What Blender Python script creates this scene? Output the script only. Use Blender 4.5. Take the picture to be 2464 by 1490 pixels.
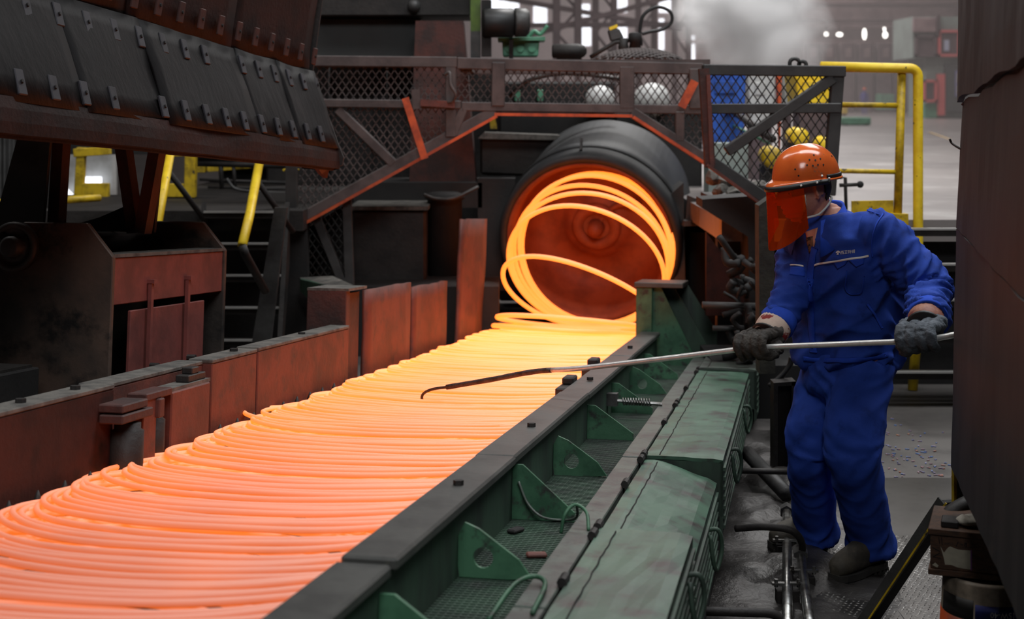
import bpy, math, random
import numpy as np
from mathutils import Vector, Matrix, noise
from mathutils.bvhtree import BVHTree

random.seed(7)
rng = np.random.default_rng(7)
for o in list(bpy.data.objects):
    bpy.data.objects.remove(o)
sc = bpy.context.scene

# ------------------------------------------------------------------ camera, world, lights, exposure
FPX, CX, YH, HC = 3500.0, 1232.0, 240.0, 1.80       # focal length in pixels, image column of the axis, horizon row, eye height
cam = bpy.data.objects.new('camera', bpy.data.cameras.new('camera'))
sc.collection.objects.link(cam)
cam.location = (0, 0, HC)
cam.rotation_euler = (math.radians(90), 0, 0)
cam.data.sensor_width = 36
cam.data.lens = 36 * FPX / 2464
cam.data.shift_y = -(745 - YH) / 2464
cam.data.clip_start = 0.05
cam.data.clip_end = 400
cam.data.dof.use_dof = True
cam.data.dof.focus_distance = 5.3
cam.data.dof.aperture_fstop = 3.4
sc.camera = cam

sc.view_settings.view_transform = 'Standard'
sc.view_settings.look = 'None'
sc.view_settings.exposure = 0.0
sc.view_settings.gamma = 1.0
sc.view_settings.use_curve_mapping = False

w = bpy.data.worlds.new('World')
sc.world = w
w.use_nodes = True
w.node_tree.nodes['Background'].inputs[0].default_value = (0.55, 0.6, 0.7, 1)
w.node_tree.nodes['Background'].inputs[1].default_value = 0.05

cy = sc.cycles
cy.use_denoising = True
cy.use_adaptive_sampling = True
cy.adaptive_threshold = 0.03
cy.max_bounces = 6
cy.diffuse_bounces = 2
cy.glossy_bounces = 2
cy.transmission_bounces = 4
cy.transparent_max_bounces = 8
cy.volume_bounces = 2
cy.sample_clamp_indirect = 6
cy.caustics_reflective = False
cy.caustics_refractive = False
cy.volume_step_rate = 3.0


def area(name, loc, target, sx, sy, power, col):
    l = bpy.data.lights.new(name, 'AREA')
    l.shape = 'RECTANGLE'
    l.size, l.size_y, l.energy, l.color = sx, sy, power, col
    o = bpy.data.objects.new(name, l)
    sc.collection.objects.link(o)
    o.location = loc
    o.rotation_euler = (Vector(target) - Vector(loc)).to_track_quat('-Z', 'Y').to_euler()
    return o


# roof skylights of the hall, plus added fill and highlight lamps
area('skylight_near', (3.8, 6.5, 10.5), (3.0, 6.5, 0), 3.0, 7.0, 780, (0.93, 0.97, 1.0))
area('front_fill', (0.8, -4.5, 8.5), (1.0, 6.0, 0.6), 5.0, 3.0, 560, (0.95, 0.97, 1.0))  # added fill light behind the camera, for surfaces that face it
area('highlight_strip', (-3.4, 7.5, 10.4), (-2.0, 7.0, 0), 0.5, 9.0, 300, (1.0, 0.98, 0.95))  # narrow strip added to put highlights on the rod and helmet
area('skylight_middle', (6.5, 24, 12.8), (6.5, 24, 0), 4.0, 20.0, 1400, (1.0, 0.97, 0.95))
area('steam_fill', (1.6, 14.5, 7.5), (2.9, 17.0, 2.3), 1.0, 1.0, 520, (1.0, 0.99, 0.97))  # added lamp that brightens the steam and the machines behind the cage
area('skylight_far', (8.0, 72, 13.2), (8.0, 72, 0), 16.0, 60.0, 7500, (1.0, 0.95, 0.94))


# ------------------------------------------------------------------ helpers
def S(r, g, b):
    f = lambda c: (c / 255 / 12.92) if c <= 10 else ((c / 255 + 0.055) / 1.055) ** 2.4
    return (f(r), f(g), f(b))


def at(px, py, Y):
    return Vector(((px - CX) * Y / FPX, Y, HC - (py - YH) * Y / FPX))


CO = Vector((-1.334, 3.79, 0.674))                   # conveyor frame: U runs down the line, V across it, W off its bed
CU = Vector((0.195, 1, -0.08)).normalized()
CV = Vector((1, -0.195, 0)).normalized()
CW = CV.cross(CU)


def cv(s, t, h):
    return CO + CU * s + CV * t + CW * h


def mat(name, col, rough=0.6, metal=0.0, col2=None, scale=6.0, lo=0.42, hi=0.62, col3=None, scale3=25.0, lo3=0.58, hi3=0.66,
        bump=0.0, bscale=40.0, stretch=(1, 1, 1), rough2=None, spec=0.5):
    m = bpy.data.materials.new(name)
    m.use_nodes = True
    nt = m.node_tree
    N, L = nt.nodes, nt.links
    b = N['Principled BSDF']
    b.inputs['Roughness'].default_value = rough
    b.inputs['Metallic'].default_value = metal
    b.inputs['Specular IOR Level'].default_value = spec
    b.inputs['Base Color'].default_value = (*col, 1)
    if col2 is None and col3 is None and not bump:
        return m
    tc = N.new('ShaderNodeTexCoord')
    mp = N.new('ShaderNodeMapping')
    mp.inputs['Scale'].default_value = stretch
    L.new(tc.outputs['Object'], mp.inputs['Vector'])

    def nz(sc_, det=5.0):
        n = N.new('ShaderNodeTexNoise')
        n.inputs['Scale'].default_value = sc_
        n.inputs['Detail'].default_value = det
        n.inputs['Roughness'].default_value = 0.62
        L.new(mp.outputs[0], n.inputs['Vector'])
        return n

    def ramp(n, a, c):
        r = N.new('ShaderNodeMapRange')
        r.inputs['From Min'].default_value = a
        r.inputs['From Max'].default_value = c
        L.new(n.outputs[0], r.inputs['Value'])
        return r

    last = None
    if col2 is not None:
        n = nz(scale)
        r = ramp(n, lo, hi)
        mx = N.new('ShaderNodeMix')
        mx.data_type = 'RGBA'
        mx.inputs[6].default_value = (*col, 1)
        mx.inputs[7].default_value = (*col2, 1)
        L.new(r.outputs[0], mx.inputs[0])
        last = mx
        if rough2 is not None:
            rr = N.new('ShaderNodeMapRange')
            rr.inputs['To Min'].default_value = rough
            rr.inputs['To Max'].default_value = rough2
            L.new(r.outputs[0], rr.inputs['Value'])
            L.new(rr.outputs[0], b.inputs['Roughness'])
    if col3 is not None:
        n = nz(scale3, 6.0)
        r = ramp(n, lo3, hi3)
        mx = N.new('ShaderNodeMix')
        mx.data_type = 'RGBA'
        if last:
            L.new(last.outputs[2], mx.inputs[6])
        else:
            mx.inputs[6].default_value = (*col, 1)
        mx.inputs[7].default_value = (*col3, 1)
        L.new(r.outputs[0], mx.inputs[0])
        last = mx
    if last:
        L.new(last.outputs[2], b.inputs['Base Color'])
    if bump:
        n = nz(bscale, 4.0)
        bp = N.new('ShaderNodeBump')
        bp.inputs['Strength'].default_value = bump
        bp.inputs['Distance'].default_value = 0.01
        L.new(n.outputs[0], bp.inputs['Height'])
        L.new(bp.outputs[0], b.inputs['Normal'])
    return m


OFF = {}                                             # world position each object's local frame starts from
USED = set()


def tag(o, label=None, cat=None, group=None, kind=None):
    if label: o['label'] = label
    if cat: o['category'] = cat
    if group: o['group'] = group
    if kind: o['kind'] = kind
    return o


def thing(name, loc, label, cat, group=None):
    o = bpy.data.objects.new(name, None)
    o.empty_display_size = 0.05
    sc.collection.objects.link(o)
    o.location = loc
    OFF[o.name] = Vector(loc)
    return tag(o, label, cat, group)


def link_mesh(me, name, material, parent=None, smooth=False, base=None):
    """links a mesh whose vertices are in world coordinates, as a child of parent or about its own base"""
    o = bpy.data.objects.new(name, me)
    sc.collection.objects.link(o)
    if material is not None:
        me.materials.clear()
        for m in (material if isinstance(material, list) else [material]):
            me.materials.append(m)
    if parent is not None:
        o.parent = parent
        off = OFF[parent.name]
    else:
        n = len(me.vertices)
        co = np.empty(n * 3)
        me.vertices.foreach_get('co', co)
        co = co.reshape(-1, 3)
        off = Vector(base) if base is not None else Vector(((co[:, 0].min() + co[:, 0].max()) / 2, (co[:, 1].min() + co[:, 1].max()) / 2, co[:, 2].min()))
        o.location = off
    OFF[o.name] = Vector(off)
    me.transform(Matrix.Translation(-Vector(off)))
    if smooth:
        me.polygons.foreach_set('use_smooth', [True] * len(me.polygons))
    me.update()
    return o


class MB:
    def __init__(s):
        s.v, s.f = [], []

    def add(s, vs, fs):
        o = len(s.v)
        s.v += [tuple(v) for v in vs]
        s.f += [tuple(i + o for i in f) for f in fs]
        return s

    def hexa(s, p):
        return s.add(p, [(3, 2, 1, 0), (4, 5, 6, 7), (0, 1, 5, 4), (1, 2, 6, 5), (2, 3, 7, 6), (3, 0, 4, 7)])

    def box(s, c, sx, sy, sz, ax=None):
        X, Y, Z = ax if ax else (Vector((1, 0, 0)), Vector((0, 1, 0)), Vector((0, 0, 1)))
        c = Vector(c)
        X, Y, Z = X * sx / 2, Y * sy / 2, Z * sz / 2
        return s.hexa([c - X - Y - Z, c + X - Y - Z, c + X + Y - Z, c - X + Y - Z, c - X - Y + Z, c + X - Y + Z, c + X + Y + Z, c - X + Y + Z])

    def wbox(s, x0, x1, y0, y1, z0, z1):
        return s.box(((x0 + x1) / 2, (y0 + y1) / 2, (z0 + z1) / 2), x1 - x0, y1 - y0, z1 - z0)

    def cbox(s, s0, s1, t0, t1, h0, h1):
        return s.hexa([cv(s0, t0, h0), cv(s0, t1, h0), cv(s1, t1, h0), cv(s1, t0, h0), cv(s0, t0, h1), cv(s0, t1, h1), cv(s1, t1, h1), cv(s1, t0, h1)])

    def bar(s, a, b, wd, ht, up=(0, 0, 1)):
        a, b, up = Vector(a), Vector(b), Vector(up)
        d = (b - a).normalized()
        x = d.cross(up)
        if x.length < 1e-4:
            x = d.cross(Vector((1, 0, 0)))
        x.normalize()
        z = x.cross(d).normalized()
        x, z = x * wd / 2, z * ht / 2
        return s.hexa([a - x - z, a + x - z, b + x - z, b - x - z, a - x + z, a + x + z, b + x + z, b - x + z])

    def tube(s, pts, r, n=8, closed=False):
        pts = [Vector(p) for p in pts]
        k = len(pts)
        rs = [r] * k if not isinstance(r, (list, tuple)) else r
        T = []
        for i in range(k):
            a = pts[(i - 1) % k] if (closed or i > 0) else pts[i]
            b = pts[(i + 1) % k] if (closed or i < k - 1) else pts[i]
            T.append((b - a).normalized())
        ref = Vector((0, 0, 1)) if abs(T[0].z) < 0.9 else Vector((1, 0, 0))
        X = (ref - T[0] * ref.dot(T[0])).normalized()
        vs, fs = [], []
        for i in range(k):
            X = (X - T[i] * X.dot(T[i])).normalized()
            Y = T[i].cross(X)
            for j in range(n):
                a = 2 * math.pi * j / n
                vs.append(pts[i] + (X * math.cos(a) + Y * math.sin(a)) * rs[i])
        for i in range(k if closed else k - 1):
            i2 = (i + 1) % k
            for j in range(n):
                j2 = (j + 1) % n
                fs.append((i * n + j, i * n + j2, i2 * n + j2, i2 * n + j))
        if not closed:
            fs.append(tuple(reversed(range(n))))
            fs.append(tuple((k - 1) * n + j for j in range(n)))
        return s.add(vs, fs)

    def cyl(s, a, b, r, r2=None, n=16):
        return s.tube([a, b], [r, r if r2 is None else r2], n)

    def prism(s, poly, vec):
        poly = [Vector(p) for p in poly]
        vec = Vector(vec)
        n = len(poly)
        return s.add(poly + [p + vec for p in poly], [tuple(reversed(range(n))), tuple(range(n, 2 * n))] + [(i, (i + 1) % n, n + (i + 1) % n, n + i) for i in range(n)])

    def lathe(s, org, axis, prof, n=48, closed=False):
        org, ax = Vector(org), Vector(axis).normalized()
        ref = Vector((0, 0, 1)) if abs(ax.z) < 0.9 else Vector((1, 0, 0))
        X = (ref - ax * ref.dot(ax)).normalized()
        Y = ax.cross(X)
        vs, fs = [], []
        for r, z in prof:
            for j in range(n):
                a = 2 * math.pi * j / n
                vs.append(org + ax * z + (X * math.cos(a) + Y * math.sin(a)) * r)
        k = len(prof)
        for i in range(k if closed else k - 1):
            i2 = (i + 1) % k
            for j in range(n):
                j2 = (j + 1) % n
                fs.append((i * n + j, i * n + j2, i2 * n + j2, i2 * n + j))
        if not closed:
            fs.append(tuple(reversed(range(n))))
            fs.append(tuple((k - 1) * n + j for j in range(n)))
        return s.add(vs, fs)

    def ball(s, c, rx, ry=None, rz=None, n=12, ax=None):
        ry = rx if ry is None else ry
        rz = rx if rz is None else rz
        X, Y, Z = ax if ax else (Vector((1, 0, 0)), Vector((0, 1, 0)), Vector((0, 0, 1)))
        c = Vector(c)
        m = n // 2
        vs, fs = [c + Z * rz], []
        for i in range(1, m):
            p = math.pi * i / m
            for j in range(n):
                a = 2 * math.pi * j / n
                vs.append(c + X * rx * math.sin(p) * math.cos(a) + Y * ry * math.sin(p) * math.sin(a) + Z * rz * math.cos(p))
        vs.append(c - Z * rz)
        for j in range(n):
            fs.append((0, 1 + j, 1 + (j + 1) % n))
            for i in range(m - 2):
                fs.append((1 + i * n + j, 1 + (i + 1) * n + j, 1 + (i + 1) * n + (j + 1) % n, 1 + i * n + (j + 1) % n))
            fs.append((len(vs) - 1, 1 + (m - 2) * n + (j + 1) % n, 1 + (m - 2) * n + j))
        return s.add(vs, fs)

    def loft(s, rings, cap=True):
        n = len(rings[0])
        vs = [p for r in rings for p in r]
        fs = []
        for i in range(len(rings) - 1):
            for j in range(n):
                fs.append((i * n + j, i * n + (j + 1) % n, (i + 1) * n + (j + 1) % n, (i + 1) * n + j))
        if cap:
            fs.append(tuple(reversed(range(n))))
            fs.append(tuple((len(rings) - 1) * n + j for j in range(n)))
        return s.add(vs, fs)

    def mesh(s, name):
        me = bpy.data.meshes.new(name)
        me.from_pydata(s.v, [], s.f)
        me.update()
        return me

    def build(s, name, material, parent=None, smooth=False, bevel=0.0, label=None, cat=None, group=None, kind=None, base=None, sub=0):
        o = link_mesh(s.mesh(name), name, material, parent, smooth, base)
        if bevel:
            b = o.modifiers.new('edge', 'BEVEL')
            b.width = bevel
            b.segments = 1
            b.limit_method = 'ANGLE'
            b.angle_limit = math.radians(40)
        if smooth == 'auto':
            pass
        if sub:
            q = o.modifiers.new('sub', 'SUBSURF')
            q.levels = q.render_levels = sub
        return tag(o, label, cat, group, kind)


def evaluated_mesh(o):
    d = bpy.context.evaluated_depsgraph_get()
    d.update()
    return bpy.data.meshes.new_from_object(o.evaluated_get(d))


def fuse(mb, voxel, smooth_it=4, fac=0.5):
    """one continuous skin over everything in mb (world coordinates)"""
    me = mb.mesh('tmp')
    o = bpy.data.objects.new('tmp', me)
    sc.collection.objects.link(o)
    r = o.modifiers.new('r', 'REMESH')
    r.mode = 'VOXEL'
    r.voxel_size = voxel
    if smooth_it:
        q = o.modifiers.new('s', 'SMOOTH')
        q.iterations = smooth_it
        q.factor = fac
    out = evaluated_mesh(o)
    bpy.data.objects.remove(o)
    bpy.data.meshes.remove(me)
    return out


def get_co(me):
    a = np.empty(len(me.vertices) * 3)
    me.vertices.foreach_get('co', a)
    return a.reshape(-1, 3)


def get_no(me):
    a = np.empty(len(me.vertices) * 3)
    me.vertices.foreach_get('normal', a)
    return a.reshape(-1, 3)


def set_co(me, a):
    me.vertices.foreach_set('co', np.ascontiguousarray(a).ravel())
    me.update()


def curve_pts(pts, n=8):
    """smooth path through pts (Catmull-Rom)"""
    P = [Vector(p) for p in pts]
    P = [P[0] * 2 - P[1]] + P + [P[-1] * 2 - P[-2]]
    out = []
    for i in range(1, len(P) - 2):
        for k in range(n):
            t = k / n
            a, b, c, d = P[i - 1], P[i], P[i + 1], P[i + 2]
            out.append(0.5 * ((2 * b) + (c - a) * t + (2 * a - 5 * b + 4 * c - d) * t * t + (3 * b - a - 3 * c + d) * t ** 3))
    out.append(P[-2])
    return out


# ------------------------------------------------------------------ materials
M = {}
M['soot'] = mat('sooty steel', S(46, 42, 40), 0.62, 0.2, S(30, 27, 26), 5, bump=0.25)
M['soot_dark'] = mat('black soot', S(28, 25, 24), 0.75, 0, S(20, 18, 18), 5, bump=0.2)
M['steel'] = mat('dark grey steel', S(78, 77, 76), 0.5, 0.3, S(56, 54, 53), 4, bump=0.15)
M['shell'] = mat('head shell steel', S(48, 49, 51), 0.6, 0.1, S(40, 40, 41), 3, col3=S(56, 55, 53), scale3=9, lo3=.55, hi3=.75, bump=0.15)
M['pale_steel'] = mat('bare steel', S(150, 150, 148), 0.32, 0.9, S(96, 92, 88), 20, bump=0.1)
M['rust'] = mat('heat reddened steel', S(104, 54, 44), 0.65, 0.0, S(76, 42, 36), 4, col3=S(62, 45, 42), scale3=11, lo3=.52, hi3=.72, bump=0.2)
M['rust_deep'] = mat('deep reddened steel', S(66, 36, 31), 0.7, 0.0, S(46, 29, 27), 3, col3=S(30, 25, 24), scale3=5, lo3=.5, hi3=.66, bump=0.2, spec=.2)
M['rust_dark'] = mat('dark red oxide steel', S(78, 42, 36), 0.7, 0.0, S(48, 33, 31), 5, bump=0.25)
M['red'] = mat('red lead paint', S(125, 64, 58), 0.6, 0.0, S(98, 52, 48), 5, bump=0.12)
M['dust'] = mat('grey scale dust', S(98, 94, 88), 0.85, 0.0, S(66, 64, 61), 12, bump=0.3)
M['cap'] = mat('scuffed dark cap steel', S(76, 76, 73), 0.45, 0.1, S(60, 60, 58), 5, col3=S(90, 90, 76), scale3=30, lo3=.64, hi3=.74, bump=0.08)
M['hood_liner'] = mat('black hood liner', S(20, 19, 20), 0.6, 0.05, S(14, 13, 14), 4, col3=S(40, 37, 38), scale3=9, lo3=.6, hi3=.72, bump=0.35, bscale=18, stretch=(1, 1, .35), spec=.12)
M['hood_red'] = mat('dark reddened hood steel', S(44, 26, 23), 0.65, 0.0, S(29, 21, 20), 4, bump=0.25, spec=.15)
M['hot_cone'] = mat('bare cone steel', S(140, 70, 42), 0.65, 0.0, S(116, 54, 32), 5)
M['green'] = mat('worn green paint', S(64, 108, 80), 0.55, 0.0, S(40, 80, 57), 5, col3=S(42, 46, 42), scale3=16, lo3=.55, hi3=.66, bump=0.1)
M['green_deep'] = mat('sooty green paint', S(58, 82, 66), 0.6, 0.0, S(40, 50, 44), 4, bump=0.15, stretch=(1, 1, .3))
M['lid'] = mat('scuffed pale green paint', S(72, 102, 84), 0.42, 0.0, S(58, 80, 68), 3.5, col3=S(54, 50, 48), scale3=7, lo3=.53, hi3=.66, spec=.35, bump=0.12, bscale=14)
M['flange'] = mat('trodden green grey steel', S(78, 88, 80), 0.45, 0.05, S(58, 57, 55), 8, col3=S(44, 40, 39), scale3=18, lo3=.57, hi3=.68, bump=0.12)
M['yellow'] = mat('chipped yellow paint', S(248, 212, 48), 0.45, 0.0, S(230, 190, 36), 8, col3=S(70, 56, 30), scale3=22, lo3=.66, hi3=.7, bump=0.08)
M['yellow_dark'] = mat('grimy yellow paint', S(206, 172, 30), 0.5, 0.0, S(150, 124, 24), 10, col3=S(60, 52, 36), scale3=18, lo3=.62, hi3=.68)
M['mesh_brown'] = mat('brown mesh steel', S(84, 74, 72), 0.6, 0.1, S(64, 56, 55), 6)
M['mesh_black'] = mat('black mesh steel', S(58, 56, 55), 0.55, 0.1, S(46, 44, 43), 6)
M['orange_and_glow'] = mat('orange primer and painted glow', S(198, 84, 40), 0.6, 0.0, S(150, 62, 34), 8)
M['casing'] = mat('stained casing steel', S(58, 57, 58), 0.6, 0.1, S(48, 48, 49), 3, col3=S(84, 74, 60), scale3=6, lo3=.6, hi3=.85, stretch=(3, 3, .35), bump=0.12, bscale=10)
M['floor'] = mat('grimy concrete', S(84, 80, 77), 0.55, 0.0, S(68, 64, 62), 1.2, col3=S(46, 43, 42), scale3=4, lo3=.55, hi3=.75, bump=0.1)
M['hallfloor'] = mat('trodden hall floor', S(136, 129, 126), 0.32, 0.0, S(110, 103, 101), 0.5, col3=S(168, 164, 160), scale3=1.4, lo3=.55, hi3=.7, bump=0.05)
M['plate'] = mat('oily chequer plate', S(66, 64, 62), 0.36, 0.5, S(46, 44, 42), 3, col3=S(36, 34, 33), scale3=9, lo3=.56, hi3=.7)
M['post_grey'] = mat('rough grey post', S(58, 56, 48), 0.8, 0.0, S(44, 42, 38), 9, bump=0.4, bscale=22)
M['nosing'] = mat('worn bright nosing', S(216, 214, 210), 0.35, 0.6)
M['tread'] = mat('worn chequer lugs', S(132, 130, 127), 0.34, 0.8, S(70, 67, 64), 5, lo=.4, hi=.6)
M['muck'] = mat('oily muck', S(50, 47, 45), 0.45, 0.0, S(34, 31, 30), 4, bump=0.8, bscale=16)
M['mauve'] = mat('haze tinted girder', S(150, 128, 128), 0.7, 0.0, S(120, 100, 101), 1.0)  # haze tint put into the girder and cladding colours
M['mauve_dark'] = mat('dark haze tinted girder', S(98, 82, 84), 0.7, 0.0, S(78, 66, 68), 1.0)
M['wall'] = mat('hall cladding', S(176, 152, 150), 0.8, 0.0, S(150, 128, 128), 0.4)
M['mint'] = mat('mint machine paint', S(96, 160, 128), 0.5, 0.0, S(74, 128, 102), 5)
M['blue'] = mat('blue machine paint', S(44, 96, 196), 0.5, 0.0, S(28, 66, 140), 5)
M['white'] = mat('pale grey paint', S(206, 206, 204), 0.5, 0.0, S(176, 174, 170), 3)
M['grey_green'] = mat('booth grey green paint', S(134, 146, 140), 0.6, 0.0, S(120, 128, 124), 1)
M['booth_red'] = mat('faded red frame paint', S(206, 100, 98), 0.6)
M['dark'] = mat('matt black', S(16, 15, 15), 0.8)
M['rubber'] = mat('black rubber', S(26, 25, 25), 0.5)
M['rodsteel'] = mat('polished rod steel', S(232, 231, 228), 0.28, 0.45, S(216, 214, 210), 40)
M['rodtip'] = mat('scaled rod steel', S(96, 82, 78), 0.5, 0.6, S(70, 58, 54), 30, bump=0.4, bscale=120)
M['wood'] = mat('dark box wood', S(84, 56, 38), 0.7, 0.0, S(58, 41, 30), 8, stretch=(4, 4, 16), bump=0.2)
M['paper'] = mat('torn paper', S(176, 168, 148), 0.8, 0.0, S(150, 144, 128), 12)
M['rag'] = mat('grey rag', S(160, 154, 142), 0.9, 0.0, S(110, 104, 98), 20, bump=0.4)
M['pail_orange'] = mat('orange pail print', S(214, 88, 36), 0.45, 0.0, S(180, 76, 36), 10, col3=S(120, 70, 50), scale3=18, lo3=.6, hi3=.7)
M['pail_blue'] = mat('blue pail print', S(44, 50, 120), 0.45, 0.0, S(54, 58, 110), 14)
M['pail_white'] = mat('dirty pail plastic', S(140, 126, 110), 0.55, 0.0, S(96, 86, 74), 10)
M['pail_black'] = mat('black pail print', S(34, 32, 30), 0.5)
M['print'] = mat('pale print', S(228, 226, 228), 0.6)


def emission(name, col, strength):
    m = bpy.data.materials.new(name)
    m.use_nodes = True
    nt = m.node_tree
    nt.nodes.clear()
    e = nt.nodes.new('ShaderNodeEmission')
    o = nt.nodes.new('ShaderNodeOutputMaterial')
    e.inputs[0].default_value = (*col, 1)
    e.inputs[1].default_value = strength
    nt.links.new(e.outputs[0], o.inputs[0])
    return m


M['pane_glow'] = emission('window daylight and lamp streaks', (0.9, 0.93, 1.0), 2.2)
M['lamp_light'] = emission('lamp light', (1.0, 0.97, 0.9), 4.0)


def hot_metal():
    """glowing wire: hottest where it leaves the laying head, cooler down the line; oxide scale also reflects light"""
    m = bpy.data.materials.new('glowing wire')
    m.use_nodes = True
    nt = m.node_tree
    N, L = nt.nodes, nt.links
    b = N['Principled BSDF']
    b.inputs['Base Color'].default_value = (0.29, 0.25, 0.22, 1)
    b.inputs['Roughness'].default_value = 0.6
    at_ = N.new('ShaderNodeAttribute')
    at_.attribute_name = 'temper'
    n = N.new('ShaderNodeTexNoise')
    n.inputs['Scale'].default_value = 9
    n.inputs['Detail'].default_value = 3
    ad = N.new('ShaderNodeMath')
    ad.operation = 'MULTIPLY_ADD'
    ad.inputs[1].default_value = 0.16
    L.new(n.outputs[0], ad.inputs[0])
    L.new(at_.outputs['Fac'], ad.inputs[2])
    r = N.new('ShaderNodeValToRGB')
    e = r.color_ramp.elements
    e[0].position, e[0].color = 0.0, (0.42, 0.055, 0.006, 1)
    e[1].position, e[1].color = 1.0, (2.9, 0.58, 0.07, 1)
    for p, c in ((0.22, (0.55, 0.08, 0.009, 1)), (0.45, (1.05, 0.19, 0.02, 1)), (0.7, (1.8, 0.36, 0.035, 1)), (0.88, (2.5, 0.50, 0.055, 1))):
        x = e.new(p)
        x.color = c
    L.new(ad.outputs[0], r.inputs[0])
    L.new(r.outputs[0], b.inputs['Emission Color'])
    b.inputs['Emission Strength'].default_value = 1.0
    return m


M['hot'] = hot_metal()

# ------------------------------------------------------------------ hall shell
def struct(mb, name, m, **k):
    o = mb.build(name, m, **k)
    o['kind'] = 'structure'
    return o


struct(MB().wbox(-16, 46, -6, 118, -0.1, 0), 'floor', M['floor'])
struct(MB().wbox(-1.0, 1.3, 14.0, 118, 0.92, 1.055).wbox(1.3, 46, 9.02, 118, 0.92, 1.055), 'floor_platform', M['hallfloor'])
struct(MB().wbox(-16, -2.75, 9.75, 11.4, 0.92, 1.055).wbox(-2.75, -1.4, 9.75, 14.0, 0.92, 1.055), 'floor_platform', M['soot'])  # left platform darkened by its colour, in place of shade
struct(MB().wbox(-16, -1.4, 9.95, 10.05, 0, 0.92).wbox(-1.0, 1.3, 14.2, 14.3, 0, 0.92).wbox(1.3, 46, 9.2, 9.3, 0, 0.92), 'trim_1', M['soot_dark'])
struct(MB().wbox(-16, 46, 118, 118.3, 0, 15), 'wall_back', M['wall'])
struct(MB().wbox(-16.3, -16, -6, 118, 0, 15), 'wall_left', M['mauve_dark'])
struct(MB().wbox(46, 46.3, -6, 118, 0, 15), 'wall_right', M['mauve_dark'])
struct(MB().wbox(-16, 46, -6.3, -6, 0, 15), 'wall_front', M['soot'])
struct(MB().wbox(-16, 46, -6, 118, 15, 15.2), 'ceiling', M['mauve_dark'])

# ------------------------------------------------------------------ conveyor: near rail with gussets, pan, flange
beam = thing('conveyor_side_beam', cv(2.5, 1.16, -0.3), 'long green conveyor side beam with grey cap and triangular gussets beside the glowing wire', 'conveyor')
for s0, s1, dh, dt in ((-2.0, -0.575, -0.012, -0.006), (-0.57, 0.74, 0, 0.004), (0.745, 2.32, 0.0, 0), (2.325, 3.9, -0.004, 0), (3.905, 5.45, -0.002, 0)):
    MB().cbox(s0, s1, 1.1 + dt, 1.222 + dt, 0.105 + dh, 0.133 + dh).build('cap_plate', M['cap'], beam, bevel=0.006)
MB().cbox(-2.0, 5.45, 1.185, 1.203, -0.30, 0.105).build('web_plate', M['green_deep'], beam)
MB().cbox(-2.0, 5.45, 1.105, 1.125, -0.30, 0.105).build('inner_plate', M['soot'], beam)
for s in (0.25, 1.33, 2.75, 4.3):
    MB().cyl(cv(s, 1.165, 0.132), cv(s, 1.165, 0.146), 0.014, n=6).build('bolt', M['soot'], beam)
GUS = (-0.62, 0.09, 0.80, 1.555, 2.40, 3.20, 3.94, 4.65)
for k, s in enumerate(GUS):
    big = k in (2,)
    top = 0.098 if big else 0.072
    pts = [(1.204, top), (1.235, top), (1.392, -0.035), (1.392, -0.062), (1.204, -0.062)]
    n = 18
    hole = k in (1, 3, 6)
    mb = MB()
    if hole:
        # plate with a round hole: outline resampled by angle about the hole
        c = (1.268, -0.012)
        ring = []
        for j in range(n):
            a = 2 * math.pi * j / n
            d = (math.cos(a), math.sin(a))
            best = 9
            for i in range(len(pts)):
                p, q = pts[i], pts[(i + 1) % len(pts)]
                ex, ey = q[0] - p[0], q[1] - p[1]
                den = d[0] * ey - d[1] * ex
                if abs(den) < 1e-9: continue
                u = ((p[0] - c[0]) * ey - (p[1] - c[1]) * ex) / den
                v = ((p[0] - c[0]) * d[1] - (p[1] - c[1]) * d[0]) / den
                if u > 0 and -1e-6 <= v <= 1 + 1e-6: best = min(best, u)
            ring.append((c[0] + d[0] * best, c[1] + d[1] * best))
        inner = [(c[0] + 0.026 * math.cos(2 * math.pi * j / n), c[1] + 0.026 * math.sin(2 * math.pi * j / n)) for j in range(n)]
        vs = []
        for ds in (0, 0.012):
            vs += [cv(s + ds, *p) for p in ring] + [cv(s + ds, *p) for p in inner]
        fs = []
        for j in range(n):
            j2 = (j + 1) % n
            fs += [(j, j2, n + j2, n + j), (2 * n + j2, 2 * n + j, 3 * n + j, 3 * n + j2), (j2, j, 2 * n + j, 2 * n + j2), (n + j, n + j2, 3 * n + j2, 3 * n + j)]
        mb.add(vs, fs)
    else:
        mb.prism([cv(s, *p) for p in pts], CU * 0.012)
    mb.build('gusset_plate', M['green'], beam)
MB().cbox(-2.0, 5.4, 1.203, 1.44, -0.085, -0.078).build('pan', M['green_deep'], beam)
g = MB()
for k in range(300):
    s = -1.2 + k * 0.022
    g.cbox(s, s + 0.007, 1.205, 1.43, -0.070, -0.062)
for k in range(13):
    t = 1.215 + k * 0.0175
    g.cbox(-1.2, 5.4, t, t + 0.004, -0.072, -0.064)
tag(g.build('pan_grating', M['green_deep'], beam), kind='stuff')
for s0, s1 in ((-2.0, -0.36), (-0.35, 0.405), (0.41, 1.66), (1.67, 3.14), (3.15, 4.55), (4.56, 5.4)):
    MB().cbox(s0, s1, 1.43, 1.503, -0.075, -0.004 - 0.004 * random.random()).build('flange_plate', M['flange'], beam, bevel=0.003)
for s in (-0.14, 0.36, 0.47, 1.11, 1.58, 1.68, 2.5, 3.05, 3.16, 3.7, 4.45, 4.62):
    MB().cyl(cv(s - 0.03, 1.508, 0.004), cv(s + 0.03, 1.508, 0.004), 0.012, n=8).build('hinge_knuckle', M['soot'], beam)
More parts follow.
